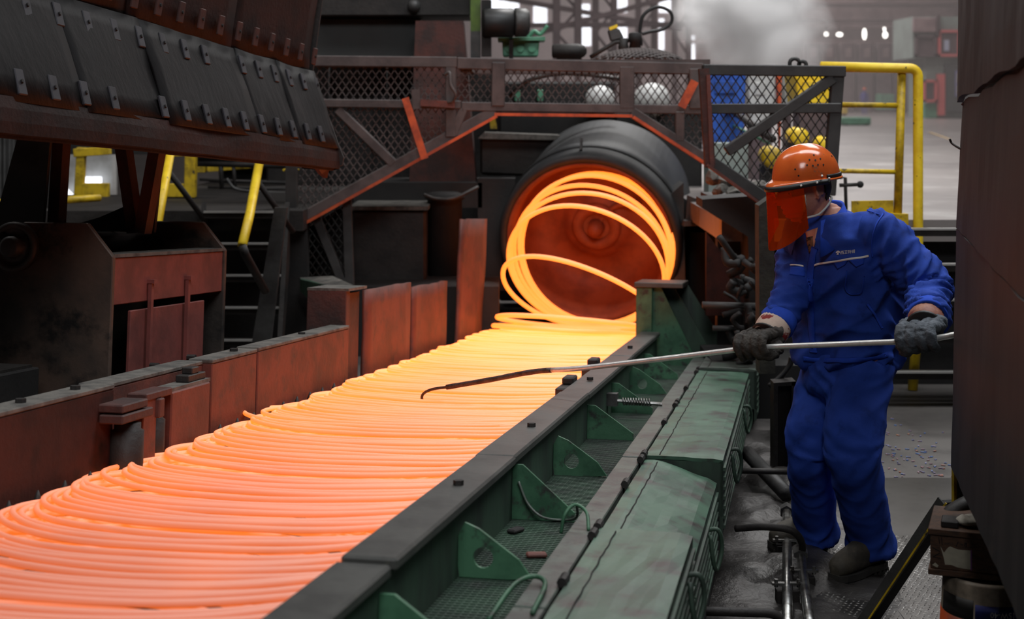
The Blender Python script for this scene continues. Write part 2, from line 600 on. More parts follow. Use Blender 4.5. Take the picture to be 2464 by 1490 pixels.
# tie bar with spring between gussets
sb = MB()
sb.cbox(3.02, 3.08, 1.203, 1.25, -0.01, 0.045)
sb.build('spring_bracket', M['steel'], beam)
MB().cyl(cv(3.05, 1.24, 0.012), cv(3.05, 1.45, 0.004), 0.008, n=8).build('spring_bolt', M['pale_steel'], beam)
MB().tube([cv(3.05 + 0.014 * math.cos(a), 1.27 + 0.13 * a / (2 * math.pi * 11), 0.010 + 0.014 * math.sin(a)) for a in np.linspace(0, 2 * math.pi * 11, 180)], 0.0040, 6).build('spring', M['pale_steel'], beam, True)
MB().tube(curve_pts([cv(0.79, 1.225, 0.05), cv(0.78, 1.255, -0.01), cv(0.77, 1.30, -0.045), cv(0.79, 1.36, -0.055), cv(0.72, 1.41, -0.03), cv(0.66, 1.42, 0.02)]), 0.004, 6).build('loose_wire', M['flange'], beam, True)
MB().tube(curve_pts([cv(0.50, 1.40, -0.03), cv(0.50, 1.41, 0.02), cv(0.52, 1.435, 0.045), cv(0.50, 1.47, 0.03), cv(0.44, 1.485, -0.005)]), 0.005, 6).build('lifting_loop', M['green'], beam, True)
MB().tube(curve_pts([cv(-0.42, 1.39, -0.02), cv(-0.22, 1.405, 0.004), cv(-0.15, 1.44, 0.01), cv(-0.20, 1.475, 0.006), cv(-0.42, 1.485, 0.0)]), 0.006, 6).build('lifting_loop', M['green'], beam, True)
for s, t, a in ((0.34, 1.36, 0.3), (0.62, 1.25, 1.2)):
    mb = MB()
    mb.box(cv(s, t, -0.055), 0.055, 0.03, 0.012, (CU * math.sin(a) + CV * math.cos(a), CU * math.cos(a) - CV * math.sin(a), CW))
    mb.build('scrap_chip', M['rust'] if t > 1.3 else M['soot_dark'], bevel=0.004,
             label='small reddish scrap chip lying on the green pan' if t > 1.3 else 'black scrap flake at the foot of the large gusset', cat='scrap')

# end bracket of the beam: taller green post with flared ribs
post = thing('beam_end_bracket', cv(5.6, 1.3, -0.4), 'tall green flared bracket at the far end of the side beam', 'bracket')
MB().cbox(5.46, 5.50, 1.07, 1.17, -0.2, 0.40).build('post_face', M['green'], post, bevel=0.004)
MB().cbox(5.44, 5.9, 1.06, 1.36, 0.40, 0.43).build('top_plate', M['cap'], post, bevel=0.004)
for ds, w0, w1 in ((0.0, 0.05, 0.26), (0.16, 0.12, 0.36), (0.36, 0.19, 0.46)):
    MB().prism([cv(5.5 + ds, 1.17, 0.40), cv(5.5 + ds, 1.17 + w0, 0.40), cv(5.5 + ds, 1.17 + w1, -0.02), cv(5.5 + ds, 1.17 + w1, -0.25), cv(5.5 + ds, 1.17, -0.25)], CU * 0.03).build('rib_plate', M['green_deep'] if ds else M['green'], post)
MB().cbox(5.5, 5.9, 1.07, 1.17, -0.25, 0.40).build('post_body', M['green_deep'], post)
for s, t in ((2.55, 1.075), (3.35, 1.07)):
    mb = MB()
    mb.cbox(s, s + 0.26, t - 0.03, t + 0.03, 0.03, 0.118)
    mb.cbox(s + 0.12, s + 0.24, t - 0.02, t + 0.03, 0.118, 0.15)
    mb.build('guide_block', M['soot'], bevel=0.006, label='dark guide block on the beam edge where the rod crosses' if s < 3 else 'dark guide block on the beam edge beyond the rod', cat='block')

# ------------------------------------------------------------------ hinged lids along the walkway
LIDS = ((-1.5, 0.45, 0.0, 0.0, 'pale green lid nearest the camera with ribbed side'), (0.46, 1.66, -0.01, -0.075, 'pale green lid sagging at its outer edge between two level lids'),
        (1.68, 4.55, 0.0, 0.0, 'long pale green lid with a cross seam ending by the dark glove'), (4.58, 5.6, 0.015, 0.015, 'short grey green lid farthest along under the dark glove'))
for k, (s0, s1, ha, hb, lab) in enumerate(LIDS):
    lid = thing('walkway_cover', cv((s0 + s1) / 2, 1.64, -0.2), lab, 'lid', 'hinged lids along the conveyor')
    t1 = 1.765 + 0.02 * (k > 1) + 0.04 * (k == 3)
    seams = [s0, s1] if k != 2 else [1.68, 2.42, 3.14, 4.55]
    for a, b in zip(seams[:-1], seams[1:]):
        nn = 14
        rings = []
        for (hh, off) in ((-0.02, 0), (0, 0)):
            pass
        top, bot = [], []
        vs, fs = [], []
        na, nb = 12, 8
        for i in range(na + 1):
            for j in range(nb + 1):
                s = a + (b - a) * i / na
                t = 1.515 + (t1 - 1.515) * j / nb
                f = j / nb
                h = ha + (hb - ha) * max(0, (f - .15) / .85) + 0.004 * noise.noise(Vector((s * 3, t * 9, k))) + 0.003 * noise.noise(Vector((s * 9, t * 20, k + 5)))
                if j == nb: h -= 0.006
                vs.append(cv(s, t, h))
        for i in range(na):
            for j in range(nb):
                q = i * (nb + 1) + j
                fs.append((q, q + 1, q + nb + 2, q + nb + 1))
        n0 = len(vs)
        vs += [Vector(v) - CW * 0.012 for v in vs]
        fs += [tuple(n0 + x for x in reversed(f)) for f in fs]
        edge = [i * (nb + 1) for i in range(na + 1)] + [na * (nb + 1) + j for j in range(1, nb + 1)] + [i * (nb + 1) + nb for i in range(na - 1, -1, -1)] + [j for j in range(nb - 1, 0, -1)]
        for x, y in zip(edge, edge[1:] + edge[:1]):
            fs.append((y, x, n0 + x, n0 + y))
        MB().add(vs, fs).build('lid_plate', M['lid'] if k < 3 else M['flange'], lid)
    for tt, nm in ((1.562, 'weld_seam'),):
        P = [cv(s, tt + .004 * noise.noise(Vector((s * 14, k, 0))), ha + (hb - ha) * .06 + .001 + 0.004 * noise.noise(Vector((s * 3, tt * 9, k))) + 0.003 * noise.noise(Vector((s * 9, tt * 20, k + 5)))) for s in np.arange(s0 + .02, s1 - .02, .03)]
        MB().tube(P, 0.0022, 4).build(nm, M['soot'], lid)
    # outer skirt with ribs
    drop = -0.26
    MB().hexa([cv(s0, t1 - 0.012, drop), cv(s0, t1, drop), cv(s1, t1, drop), cv(s1, t1 - 0.012, drop), cv(s0, t1 - 0.012, hb - 0.012), cv(s0, t1, hb - 0.008), cv(s1, t1, hb - 0.008), cv(s1, t1 - 0.012, hb - 0.012)]).build('skirt', M['green_deep'], lid)
    r = MB()
    nr = max(3, int((s1 - s0) / 0.05))
    for i in range(7):
        hh = hb - 0.04 - i * 0.033
        r.cbox(s0 + 0.02, s1 - 0.02, t1, t1 + 0.008, hh - 0.006, hh + 0.006)
    tag(r.build('skirt_ribs', M['green_deep'], lid), kind='stuff')
    MB().hexa([cv(s0, 1.515, -0.2), cv(s0, t1, -0.2), cv(s0 + .012, t1, -0.2), cv(s0 + .012, 1.515, -0.2), cv(s0, 1.515, ha - 0.013), cv(s0, t1, hb - 0.014), cv(s0 + .012, t1, hb - 0.014), cv(s0 + .012, 1.515, ha - 0.013)]).build('end_plate', M['green_deep'], lid)
    MB().hexa([cv(s1 - .012, 1.515, -0.2), cv(s1 - .012, t1, -0.2), cv(s1, t1, -0.2), cv(s1, 1.515, -0.2), cv(s1 - .012, 1.515, ha - 0.013), cv(s1 - .012, t1, hb - 0.014), cv(s1, t1, hb - 0.014), cv(s1, 1.515, ha - 0.013)]).build('end_plate', M['green_deep'], lid)
    for s in ([0.2] if k == 0 else [1.1] if k == 1 else [2.2, 3.5] if k == 2 else [5.0]):
        MB().tube(curve_pts([cv(s - 0.0, t1, hb - 0.05), cv(s, t1 + 0.035, hb - 0.05), cv(s + 0.02, t1 + 0.045, hb - 0.11), cv(s, t1 + 0.03, hb - 0.17), cv(s - 0.03, t1 + 0.02, hb - 0.13), cv(s - 0.03, t1 + .012, hb - 0.06)], 5), 0.007, 6).build('handle', M['green_deep'], lid, True)
MB().cbox(-2, 5.4, 1.52, 1.74, -0.5, -0.27).build('conveyor_trough', M['soot_dark'], label='black trough frame under the pale green lids', cat='frame')

# ------------------------------------------------------------------ conveyor: far side wall
sw = thing('conveyor_side_wall', cv(1.0, -0.13, -0.3), 'long heat reddened conveyor side wall with dusty top at the far edge of the wire', 'conveyor')
for s0, s1, dt, dh in ((-1.9, 0.79, 0, 0), (0.80, 1.57, -0.035, -0.004), (1.58, 2.035, 0, 0), (2.045, 3.25, 0.003, 0.004)):
    MB().cbox(s0, s1, -0.15 + dt, -0.08 + dt, -0.28, 0.275 + dh).build('wall_panel', M['rust_deep'] if s0 < 0 else M['rust'], sw, bevel=0.004)  # near panel in a darker tone than the others
    MB().cbox(s0, s1, -0.175 + dt, -0.078 + dt, 0.275 + dh, 0.29 + dh).build('dusty_top', M['dust'], sw, bevel=0.003)
for i, s in enumerate(list(np.arange(0.14, 0.75, 0.155)) + list(np.arange(1.62, 3.2, 0.17))):
    MB().lathe(cv(s, -0.058, -0.09), CW, [(0.014, 0), (0.016, 0.08), (0.012, 0.115), (0.002, 0.14)], 8).build('peg', M['soot'], sw, True)
for s in (0.3, 0.62, 1.9, 2.7):
    MB().cyl(cv(s, -0.125, 0.29), cv(s, -0.125, 0.302), 0.016, n=6).build('bolt', M['soot'], sw)
# guide roller mechanism on the wall
mech = thing('guide_roller_unit', cv(1.1, -0.04, -0.1), 'pair of dark guide rollers under clamp bars with a rusty box on the side wall', 'roller')
MB().cbox(1.13, 1.46, -0.105, -0.035, -0.1, 0.225).build('box_body', M['rust'], mech, bevel=0.005)
MB().cbox(1.12, 1.47, -0.11, -0.04, 0.225, 0.237).build('box_top', M['dust'], mech)
MB().cbox(1.30, 1.45, -0.10, -0.05, 0.237, 0.262).cbox(1.34, 1.40, -0.095, -0.055, 0.262, 0.285).build('top_latch', M['soot'], mech, bevel=0.003)
for s, t, r in ((0.80, -0.035, 0.052), (1.05, -0.06, 0.036)):
    MB().lathe(cv(s, t, -0.1), CW, [(r, 0), (r, 0.245), (r * .8, 0.25), (r * .8, 0.27), (r * .4, 0.275)], 20).build('roller', M['soot'], mech, True)
MB().cbox(0.89, 0.99, -0.06, -0.025, -0.08, 0.225).build('perforated_post', M['rust'], mech, bevel=0.003)
for h in (0.0, 0.06, 0.12, 0.18):
    MB().cyl(cv(0.885, -0.042, h), cv(0.893, -0.042, h), 0.009, n=8).build('post_hole', M['dark'], mech)
MB().cbox(0.68, 0.90, -0.075, 0.005, 0.18, 0.208).cbox(0.69, 0.87, -0.09, 0.0, 0.212, 0.238).build('clamp_bar', M['rust_dark'], mech, bevel=0.004)
MB().cbox(0.90, 1.10, -0.09, -0.02, 0.222, 0.247).cbox(0.98, 1.02, -0.05, -0.01, 0.16, 0.222).build('clamp_bar', M['rust_dark'], mech, bevel=0.004)

# far gate plates
gate = thing('end_guard_plates', cv(4.4, -0.12, -0.3), 'row of warped red hot lit guard plates on the far stretch of the side wall', 'guard')
def warped(s0, s1, t, h0, h1, lean=0.0, amp=0.02, seed=0):
    mb = MB()
    n, m_ = 8, 8
    vs, fs = [], []
    for i in range(n + 1):
        for j in range(m_ + 1):
            f, q = i / n, j / m_
            vs.append(cv(s0 + (s1 - s0) * f + 0.012 * noise.noise(Vector((q * 3, f * 9, seed))), t + lean * q + amp * noise.noise(Vector((f * 2, q * 2, seed + 3))), h0 + (h1 - h0) * q + (0.008 * noise.noise(Vector((f * 5, seed, 1))) if j == m_ else 0)))
    for i in range(n):
        for j in range(m_):
            q = i * (m_ + 1) + j
            fs.append((q, q + 1, q + m_ + 2, q + m_ + 1))
    n0 = len(vs)
    vs += [Vector(v) - CV * 0.02 for v in vs]
    fs += [tuple(n0 + x for x in reversed(f)) for f in fs]
    edge = [i * (m_ + 1) for i in range(n + 1)] + [n * (m_ + 1) + j for j in range(1, m_ + 1)] + [i * (m_ + 1) + m_ for i in range(n - 1, -1, -1)] + [j for j in range(m_ - 1, 0, -1)]
    for x, y in zip(edge, edge[1:] + edge[:1]):
        fs.append((x, y, n0 + y, n0 + x))
    return mb.add(vs, fs)
MB().cbox(3.27, 3.33, -0.3, -0.1, -0.25, 0.46).build('end_block', M['rust_dark'], gate, bevel=0.004)
MB().cbox(3.33, 3.55, -0.14, -0.12, -0.05, 0.44).build('recess_plate', M['rust_dark'], gate)
MB().cbox(3.27, 3.58, -0.30, -0.09, 0.455, 0.468).build('top_shelf', M['dust'], gate)
warped(3.60, 4.48, -0.10, -0.2, 0.445, seed=2).build('guard_plate', M['rust'], gate, True)
warped(4.54, 5.36, -0.10, -0.2, 0.415, seed=5).build('guard_plate', M['rust'], gate, True)
warped(5.62, 6.38, -0.10, -0.2, 0.80, 0.03, seed=9).build('tall_plate', M['rust'], gate, True)
for s in np.arange(3.7, 5.3, 0.14):
    MB().cbox(s, s + 0.05, -0.095, -0.07, -0.25, -0.02 + 0.02 * random.random()).build('tooth', M['soot_dark'], gate)

# roller bed under the coil
bed = thing('roller_bed', cv(2, 0.54, -0.3), 'dark roller bed under the glowing wire loops', 'conveyor')
for i in range(36):
    s = -1.6 + i * 0.21
    MB().cyl(cv(s, -0.07, -0.065), cv(s, 1.1, -0.065), 0.045, n=10).build('roller', M['soot'], bed, True)
MB().cbox(-2, 6.6, -0.15, 1.1, -0.30, -0.16).build('bed_plate', M['soot_dark'], bed)

# ------------------------------------------------------------------ the wire: one continuous glowing helix of loops
def wire():
    R = 0.565
    SQ = 0.72                                        # loops settle a little squashed along the line
    pitch = 0.050
    nflat = int((6.32 + 1.75) / pitch)
    SEG = 64
    pts, heat = [], []
    jt = np.cumsum(rng.normal(0, .5, nflat + 40)); jt = rng.normal(0, 0.017, nflat + 40)
    jr = rng.normal(0, 0.010, nflat + 40)
    js = rng.normal(0, 0.019, nflat + 40)
    jh = rng.normal(0, 0.006, nflat + 40)
    jt[76] -= 0.07
    jh[76] += 0.01
    lerp = lambda a, x: a[int(x)] * (1 - (x % 1)) + a[int(x) + 1] * (x % 1)
    for i in range(nflat * SEG):
        x = i / SEG
        ph = 2 * math.pi * (x % 1)
        s = -1.75 + pitch * x + lerp(js, x)
        r = R + lerp(jr, x)
        lead = -math.cos(ph)                        # -1 trailing (down the line), +1 leading (towards the near end)
        wob = 0.006 * noise.noise(Vector((x * 1.3, ph * 1.2, 0)))
        p = cv(s - lead * r * SQ, 0.545 + lerp(jt, x) + math.sin(ph) * (r + wob), 0.012 + 0.022 * (1 + lead) + lerp(jh, x) + 0.006 * noise.noise(Vector((math.cos(ph) * 1.5, math.sin(ph) * 1.5, x * .7))))
        pts.append(p)
        ss = s - lead * r * SQ
        heat.append(min(1.0, max(0.0, (ss + 1.6) / 8.0 + 0.07 * (1 - lead))))
    # loops leaving the laying head: they tip over forwards, the newest still upright
    base = -1.75 + pitch * nflat + R * SQ                 # trailing edge of the last flat loop
    taus = [(2, 0.10, 0.05), (5, 0.15, -0.02), (10, 0.20, 0.03), (42, 0.27, 0.02), (58, 0.33, 0.02), (58, 0.40, 0.02), (70, 0.48, 0.01), (80, 0.58, 0.01), (81, 0.72, 0.0)]
    ks = [0] + [t[0] for t in taus]
    bs = [0] + [t[1] for t in taus]
    ls = [0] + [t[2] for t in taus]
    for i in range(len(taus) * SEG):
        x = i / SEG
        k = int(x)
        f = x - k
        f = f * f * (3 - 2 * f) if True else f
        tau = math.radians(ks[k] * (1 - f) + ks[k + 1] * f)
        sb_ = base + bs[k] * (1 - f) + bs[k + 1] * f
        lt = ls[k] * (1 - f) + ls[k + 1] * f
        ph = 2 * math.pi * (x % 1)
        e1, e3 = math.cos(tau), math.sin(tau)
        q = R * (1 - math.cos(ph)) * (SQ + (1 - SQ) * min(1, x / 2.5))
        r2 = R * (0.94 + 0.07 * math.sin(tau))
        pts.append(cv(sb_ - q * e1, 0.545 + lt + 0.03 * math.sin(tau) + math.sin(ph) * r2, 0.03 + q * e3))
        heat.append(0.72)
    mb = MB()
    nf_ = nflat * SEG
    mb.tube(pts, [0.0088 if i < nf_ else 0.0088 + 0.0075 * min(1, (i - nf_) / (2.0 * SEG)) for i in range(len(pts))], 7)
    me = mb.mesh('hot_wire_coil')
    a = me.attributes.new('temper', 'FLOAT', 'POINT')
    a.data.foreach_set('value', np.repeat(np.array(heat), 7))
    o = link_mesh(me, 'hot_wire_coil', M['hot'], None, True, base=cv(2, .54, 0))
    tag(o, 'glowing orange steel wire lying in overlapping loops along the conveyor', 'wire')
wire()

# ------------------------------------------------------------------ laying head (tilted barrel the wire leaves)
head = thing('laying_head', (0.7, 11.3, 0.0), 'big grey tilted barrel with a glowing mouth that throws wire loops', 'machine')
HM = at(1417, 588, 10.80)                            # centre of the mouth
HA = Vector((0.22, 1.0, 0.29)).normalized()          # axis, going back into the barrel
MB().lathe(HM, HA, [(0.625, 0.02), (0.665, 0.0), (0.69, 0.03), (0.69, 0.20), (0.675, 0.205), (0.675, 0.23), (0.69, 0.235), (0.69, 0.34), (0.665, 0.36), (0.66, 1.02), (0.60, 1.06), (0.60, 1.0), (0.62, 0.34), (0.60, 0.2)], 72, True).build('barrel', M['shell'], head, True)
MB().lathe(HM, HA, [(0.692, 0.205), (0.70, 0.215), (0.692, 0.228), (0.68, 0.215)], 72, True).build('barrel_seam', M['dark'], head, True)
ic = [(0.62, 0.01), (0.585, 0.06), (0.57, 0.20), (0.52, 0.36), (0.46, 0.42), (0.27, 0.44), (0.25, 0.40), (0.17, 0.37), (0.10, 0.37), (0.005, 0.365)]
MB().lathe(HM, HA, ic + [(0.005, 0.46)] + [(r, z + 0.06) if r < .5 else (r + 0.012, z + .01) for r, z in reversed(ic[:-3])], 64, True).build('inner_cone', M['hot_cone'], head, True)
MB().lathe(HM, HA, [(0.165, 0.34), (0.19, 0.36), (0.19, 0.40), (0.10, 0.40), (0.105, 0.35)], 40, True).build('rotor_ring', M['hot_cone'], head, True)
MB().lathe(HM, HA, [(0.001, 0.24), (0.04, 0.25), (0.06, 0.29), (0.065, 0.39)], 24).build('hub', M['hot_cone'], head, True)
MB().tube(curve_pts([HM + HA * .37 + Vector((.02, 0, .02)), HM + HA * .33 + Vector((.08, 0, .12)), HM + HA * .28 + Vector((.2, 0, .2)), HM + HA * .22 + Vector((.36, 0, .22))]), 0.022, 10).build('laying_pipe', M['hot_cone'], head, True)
MB().lathe(HM, HA, [(0.60, 1.02), (0.45, 1.10), (0.4, 1.5), (0.001, 1.5)], 40).build('back_cone', M['soot'], head, True)
X_ = HA.cross(Vector((0, 0, 1))).normalized()
Z_ = X_.cross(HA).normalized()
for a, zz in ((-4, 0.12),):
    d = (Z_ * math.cos(math.radians(a)) + X_ * math.sin(math.radians(a)))
    MB().bar(HM + HA * 0.13 + d * 0.69, HM + HA * 0.20 + d * 0.76, 0.02, 0.03).build('barrel_lug', M['soot'], head)
# dark arm plate to the left and foot column on the right
MB().prism([at(1155, 335, 11.6), at(1165, 322, 11.6), at(1400, 330, 11.6), at(1400, 430, 11.6), at(1155, 420, 11.6)], (0, 0.3, 0)).build('arm_plate', M['soot'], head, bevel=0.02)
MB().prism([at(1150, 334, 11.55), at(1165, 319, 11.55), at(1405, 328, 11.55), at(1400, 338, 11.55)], (0, 0.4, 0)).build('arm_top', M['dust'], head)
MB().prism([at(1612, 470, 10.75), at(1645, 440, 10.75), at(1650, 760, 10.75), at(1615, 760, 10.75)], (0, 0.3, 0)).build('foot_column', M['steel'], head)
mb = MB().prism([at(1648, 532, 10.5), at(1690, 530, 10.5), at(1690, 543, 10.5), at(1645, 545, 10.5)], (0, 0.15, 0))
mb.prism([at(1655, 470, 10.6), at(1680, 480, 10.6), at(1672, 535, 10.6), at(1650, 535, 10.6)], (0, 0.05, 0))
mb.build('bolt_lug', M['steel'], head)
MB().cyl(at(1668, 536, 10.48), at(1668, 536, 10.5), 0.02, n=10).build('lug_hole', M['dark'], head)
MB().wbox(0.1, 1.3, 11.3, 12.6, 0, 0.2).build('pedestal', M['soot_dark'], head)

# ------------------------------------------------------------------ expanded-metal guards
def clip(poly, a, b):
    t0, t1 = 0.0, 1.0
    d = (b[0] - a[0], b[1] - a[1])
    n = len(poly)
    area2 = sum(poly[i][0] * poly[(i + 1) % n][1] - poly[(i + 1) % n][0] * poly[i][1] for i in range(n))
    sg = 1 if area2 > 0 else -1
    for i in range(n):
        p, q = poly[i], poly[(i + 1) % n]
        nx, ny = -(q[1] - p[1]) * sg, (q[0] - p[0]) * sg
        den = d[0] * nx + d[1] * ny
        num = (a[0] - p[0]) * nx + (a[1] - p[1]) * ny
        if abs(den) < 1e-9:
            if num < 0: return None
            continue
        t = -num / den
        if den > 0: t0 = max(t0, t)
        else: t1 = min(t1, t)
        if t0 >= t1: return None
    return ((a[0] + d[0] * t0, a[1] + d[1] * t0), (a[0] + d[0] * t1, a[1] + d[1] * t1))


def mesh_panel(poly, to3, cw, ch, th, mb=None):
    """diamond lattice over a convex 2-D polygon; to3 maps its coordinates into the scene"""
    mb = mb or MB()
    xs, ys = [p[0] for p in poly], [p[1] for p in poly]
    x0, x1, y0, y1 = min(xs), max(xs), min(ys), max(ys)
    k = cw / ch
    hgt = y1 - y0
    for sgn in (1, -1):
        x = x0 - hgt * k - cw
        while x < x1 + hgt * k + cw:
            a, b = (x, y0), (x + sgn * hgt * k, y1)
            x += cw
            c = clip(poly, a, b)
            if c:
                A, B = to3(*c[0]), to3(*c[1])
                if (B - A).length > 0.02:
                    mb.bar(A, B, th * .7, th, (0, 1, 0))
    return mb


NB = [0]


def pbar(a, b, Y, wpx, dep=0.06, Y2=None):
    NB[0] += 1
    dep = dep * (1 + 0.06 * (NB[0] * 5 % 9))             # plates of slightly different thickness never share a face
    A, B = at(*a, Y), at(*b, Y2 or Y)
    return MB().bar(A, B, wpx * Y / FPX, dep, (0, 1, 0))


GY = 10.0
gf = thing('expanded_mesh_guard', (-0.3, GY, 0), 'wide brown steel frame with expanded mesh arching over the barrel', 'guard')
for a, b, wpx in (((700, 146), (1100, 150), 26), ((1100, 152), (1692, 166), 28), ((770, 248), (1110, 252), 20), ((1110, 256), (1692, 264), 22),
                  ((1200, 150), (1198, 256), 32), ((1508, 160), (1508, 262), 36), ((1672, 165), (1672, 262), 30), ((1085, 152), (1085, 330), 26),
                  ((715, 530), (1192, 266), 26), ((1520, 270), (1700, 385), 26), ((812, 262), (948, 395), 22), ((1635, 268), (1635, 340), 22), ((1115, 262), (1090, 325), 22)):
    pbar(a, b, GY, wpx).build('frame_bar', M['mesh_brown'], gf, bevel=0.006)
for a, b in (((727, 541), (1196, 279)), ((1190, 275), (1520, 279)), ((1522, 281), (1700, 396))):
    pbar(a, b, GY, 7, 0.10).build('bottom_flange', M['orange_and_glow'], gf)  # orange here stands in for the wire's glow from below
t3 = lambda x, y: at(x, y, GY + 0.02)
for poly in ([(700, 155), (1085, 160), (1085, 250), (700, 248)], [(1095, 160), (1192, 162), (1192, 255), (1095, 255)], [(1205, 162), (1500, 165), (1500, 258), (1205, 256)], [(1515, 168), (1690, 172), (1690, 262), (1515, 260)],
             [(720, 258), (1090, 258), (1090, 322), (720, 525)], [(1545, 272), (1690, 272), (1690, 370)]):
    tag(mesh_panel(poly, t3, 18, 26, 0.010).build('mesh_panel', M['mesh_brown'], gf), kind='stuff')
for a, b, wpx in (((975, 236), (1022, 382), 17), ((1672, 195), (1640, 258), 20)):
    pbar(a, b, GY - 0.12, wpx, 0.02).build('hanging_strip', M['orange_and_glow'], gf)
pbar((1012, 247), (1095, 252), GY - 0.06, 16, 0.02).build('angle_strip', M['rust'], gf)
pbar((1000, 215), (1004, 262), GY - 0.05, 20, 0.03).build('strip_bracket', M['mesh_brown'], gf)
MB().tube(curve_pts([at(1070, 180, 9.9), at(1082, 176, 9.88), at(1085, 205, 9.86), at(1096, 226, 9.86), at(1090, 243, 9.88), at(1078, 246, 9.9)]), 0.012, 6).build('hook', M['mesh_brown'], gf, True)
# far-left leg of the frame with a mesh skirt
for a, b, wpx in (((702, 150), (702, 800), 26), ((716, 535), (712, 690), 18), ((760, 520), (830, 690), 18), ((835, 470), (842, 690), 20)):
    pbar(a, b, GY + 0.05, wpx).build('frame_leg', M['mesh_black'], gf)
tag(mesh_panel([(715, 535), (840, 470), (850, 690), (715, 690)], lambda x, y: at(x, y, GY + 0.12), 18, 26, 0.010).build('mesh_panel', M['mesh_black'], gf), kind='stuff')
# top grating mound over the frame
mo = MB()
for r in range(-9, 10):
    for sgn in (1, -1):
        P = []
        for q in range(-10, 11):
            x, y = q * 0.05 + r * 0.05, sgn * q * 0.05
            rr = (x / 0.34) ** 2 + (y / 0.4) ** 2
            if rr < 1.0:
                P.append(Vector((at(1550, 155, GY).x + x, GY + 0.45 + y, at(1550, 152, GY).z + 0.115 * (1 - rr) ** 0.6)))
        if len(P) > 1: mo.tube(P, 0.007, 4)
tag(mo.build('mesh_mound', M['mesh_brown'], gf), kind='stuff')
MB().wbox(-1.45, 1.36, GY - 0.02, GY + 0.28, at(0, 146, GY).z - 0.04, at(0, 143, GY).z).build('top_sheet', M['mesh_brown'], gf)
for y_ in (11.05, 11.45):
    MB().wbox(-0.3, 1.25, y_ - .06, y_ + .06, 2.0, 2.085).build('top_beam', M['mesh_brown'], gf)
MB().wbox(-0.36, -0.28, 10.2, 11.6, 2.0, 2.08).wbox(1.2, 1.28, 10.2, 11.6, 2.0, 2.08).build('top_tie', M['mesh_brown'], gf)

RY = 8.6
rc = thing('mesh_guard_cage', (1.6, RY, 0), 'black steel mesh cage behind the orange helmet with two lifting eyes', 'guard')
for a, b, wpx in (((1690, 168), (2032, 172), 26), ((1692, 262), (2022, 260), 24), ((2016, 165), (1994, 470), 30), ((2004, 188), (1748, 365), 25), ((1700, 382), (1860, 490), 28)):
    pbar(a, b, RY, wpx).build('frame_bar', M['mesh_black'], rc, bevel=0.005)
pbar((1693, 165), (1708, 402), RY - 0.05, 24, 0.05).build('corner_post', M['rust_dark'], rc)
pbar((1703, 180), (1712, 402), RY - 0.08, 9, 0.05).build('post_flange', M['rust'], rc)
pbar((1700, 396), (1850, 505), RY - 0.06, 6, 0.09).build('bottom_flange', M['rust'], rc)
t3 = lambda x, y: at(x, y, RY + 0.02)
for poly in ([(1705, 180), (2005, 182), (2000, 252), (1705, 254)], [(1705, 272), (2002, 270), (1990, 470), (1850, 480), (1705, 385)]):
    tag(mesh_panel(poly, t3, 21, 31, 0.009).build('mesh_panel', M['mesh_black'], rc), kind='stuff')
for x, r in ((1912, 15), (1931, 11)):
    c = at(x, 153 if r > 12 else 156, RY)
    MB().tube([c + Vector((math.cos(a), 0, math.sin(a))) * r * RY / FPX * .8 for a in np.linspace(0, 2 * math.pi, 16)[:-1]], 0.012, 6, True).build('lifting_eye', M['mesh_black'], rc, True)
# lower dark support below the cage
MB().prism([at(1690, 480, 8.8), at(1840, 470, 8.8), at(1850, 560, 8.8), at(1850, 900, 8.8), at(1810, 900, 8.8), at(1800, 570, 8.8), at(1690, 500, 8.8)], (0, 0.3, 0)).build('support_leg', M['soot_dark'], rc)

# ------------------------------------------------------------------ opened hood with clip plates (upper left)
hood = thing('hinged_hood', cv(1.5, -0.6, 1.0), 'opened black hood lined with rows of small clip plates above the side wall', 'hood')
SE = 3.72
prof_low = [(-0.345, 1.066), (-0.300, 1.060), (-0.292, 1.064), (-0.291, 1.10), (-0.296, 1.14), (-0.306, 1.178)]
def sheet(prof, s0, s1, th, n=24, wav=0.006, seed=0):
    mb = MB()
    rings = []
    vs, fs = [], []
    m_ = len(prof)
    for i in range(n + 1):
        s = s0 + (s1 - s0) * i / n
        for t, h in prof:
            d = wav * noise.noise(Vector((s * 2.2, h * 5, seed)))
            vs.append(cv(s, t + d, h + d * .4))
    for i in range(n):
        for j in range(m_ - 1):
            q = i * m_ + j
            fs.append((q, q + 1, q + m_ + 1, q + m_))
    n0 = len(vs)
    vs += [Vector(v) - CV * th - CW * th * .3 for v in vs]
    fs += [tuple(n0 + x for x in reversed(f)) for f in fs]
    edge = [i * m_ for i in range(n + 1)] + [n * m_ + j for j in range(1, m_)] + [i * m_ + m_ - 1 for i in range(n - 1, -1, -1)] + [j for j in range(m_ - 2, 0, -1)]
    for x, y in zip(edge, edge[1:] + edge[:1]):
        fs.append((x, y, n0 + y, n0 + x))
    return mb.add(vs, fs)
sheet(prof_low, -2.0, SE, 0.03, 40, 0.012).build('bottom_lip', M['hood_red'], hood, False)
cuts = [-2.0, -1.1, -0.4, 0.30, 0.98, 1.63, 2.62, 3.15, SE]
for i, (a, b) in enumerate(zip(cuts[:-1], cuts[1:])):
    o = 0.006 * (i % 2) + 0.004 * random.random()
    sheet([(-0.305 + o, 1.165), (-0.335 + o, 1.25), (-0.38 + o, 1.38), (-0.43 + o, 1.50), (-0.455 + o, 1.57)], a, b - 0.006, 0.02, 12, 0.014, i).build('liner_plate', M['hood_liner'], hood, True)
cuts = [-2.0, -0.7, 0.5, 1.55, 2.6, SE - 0.05]
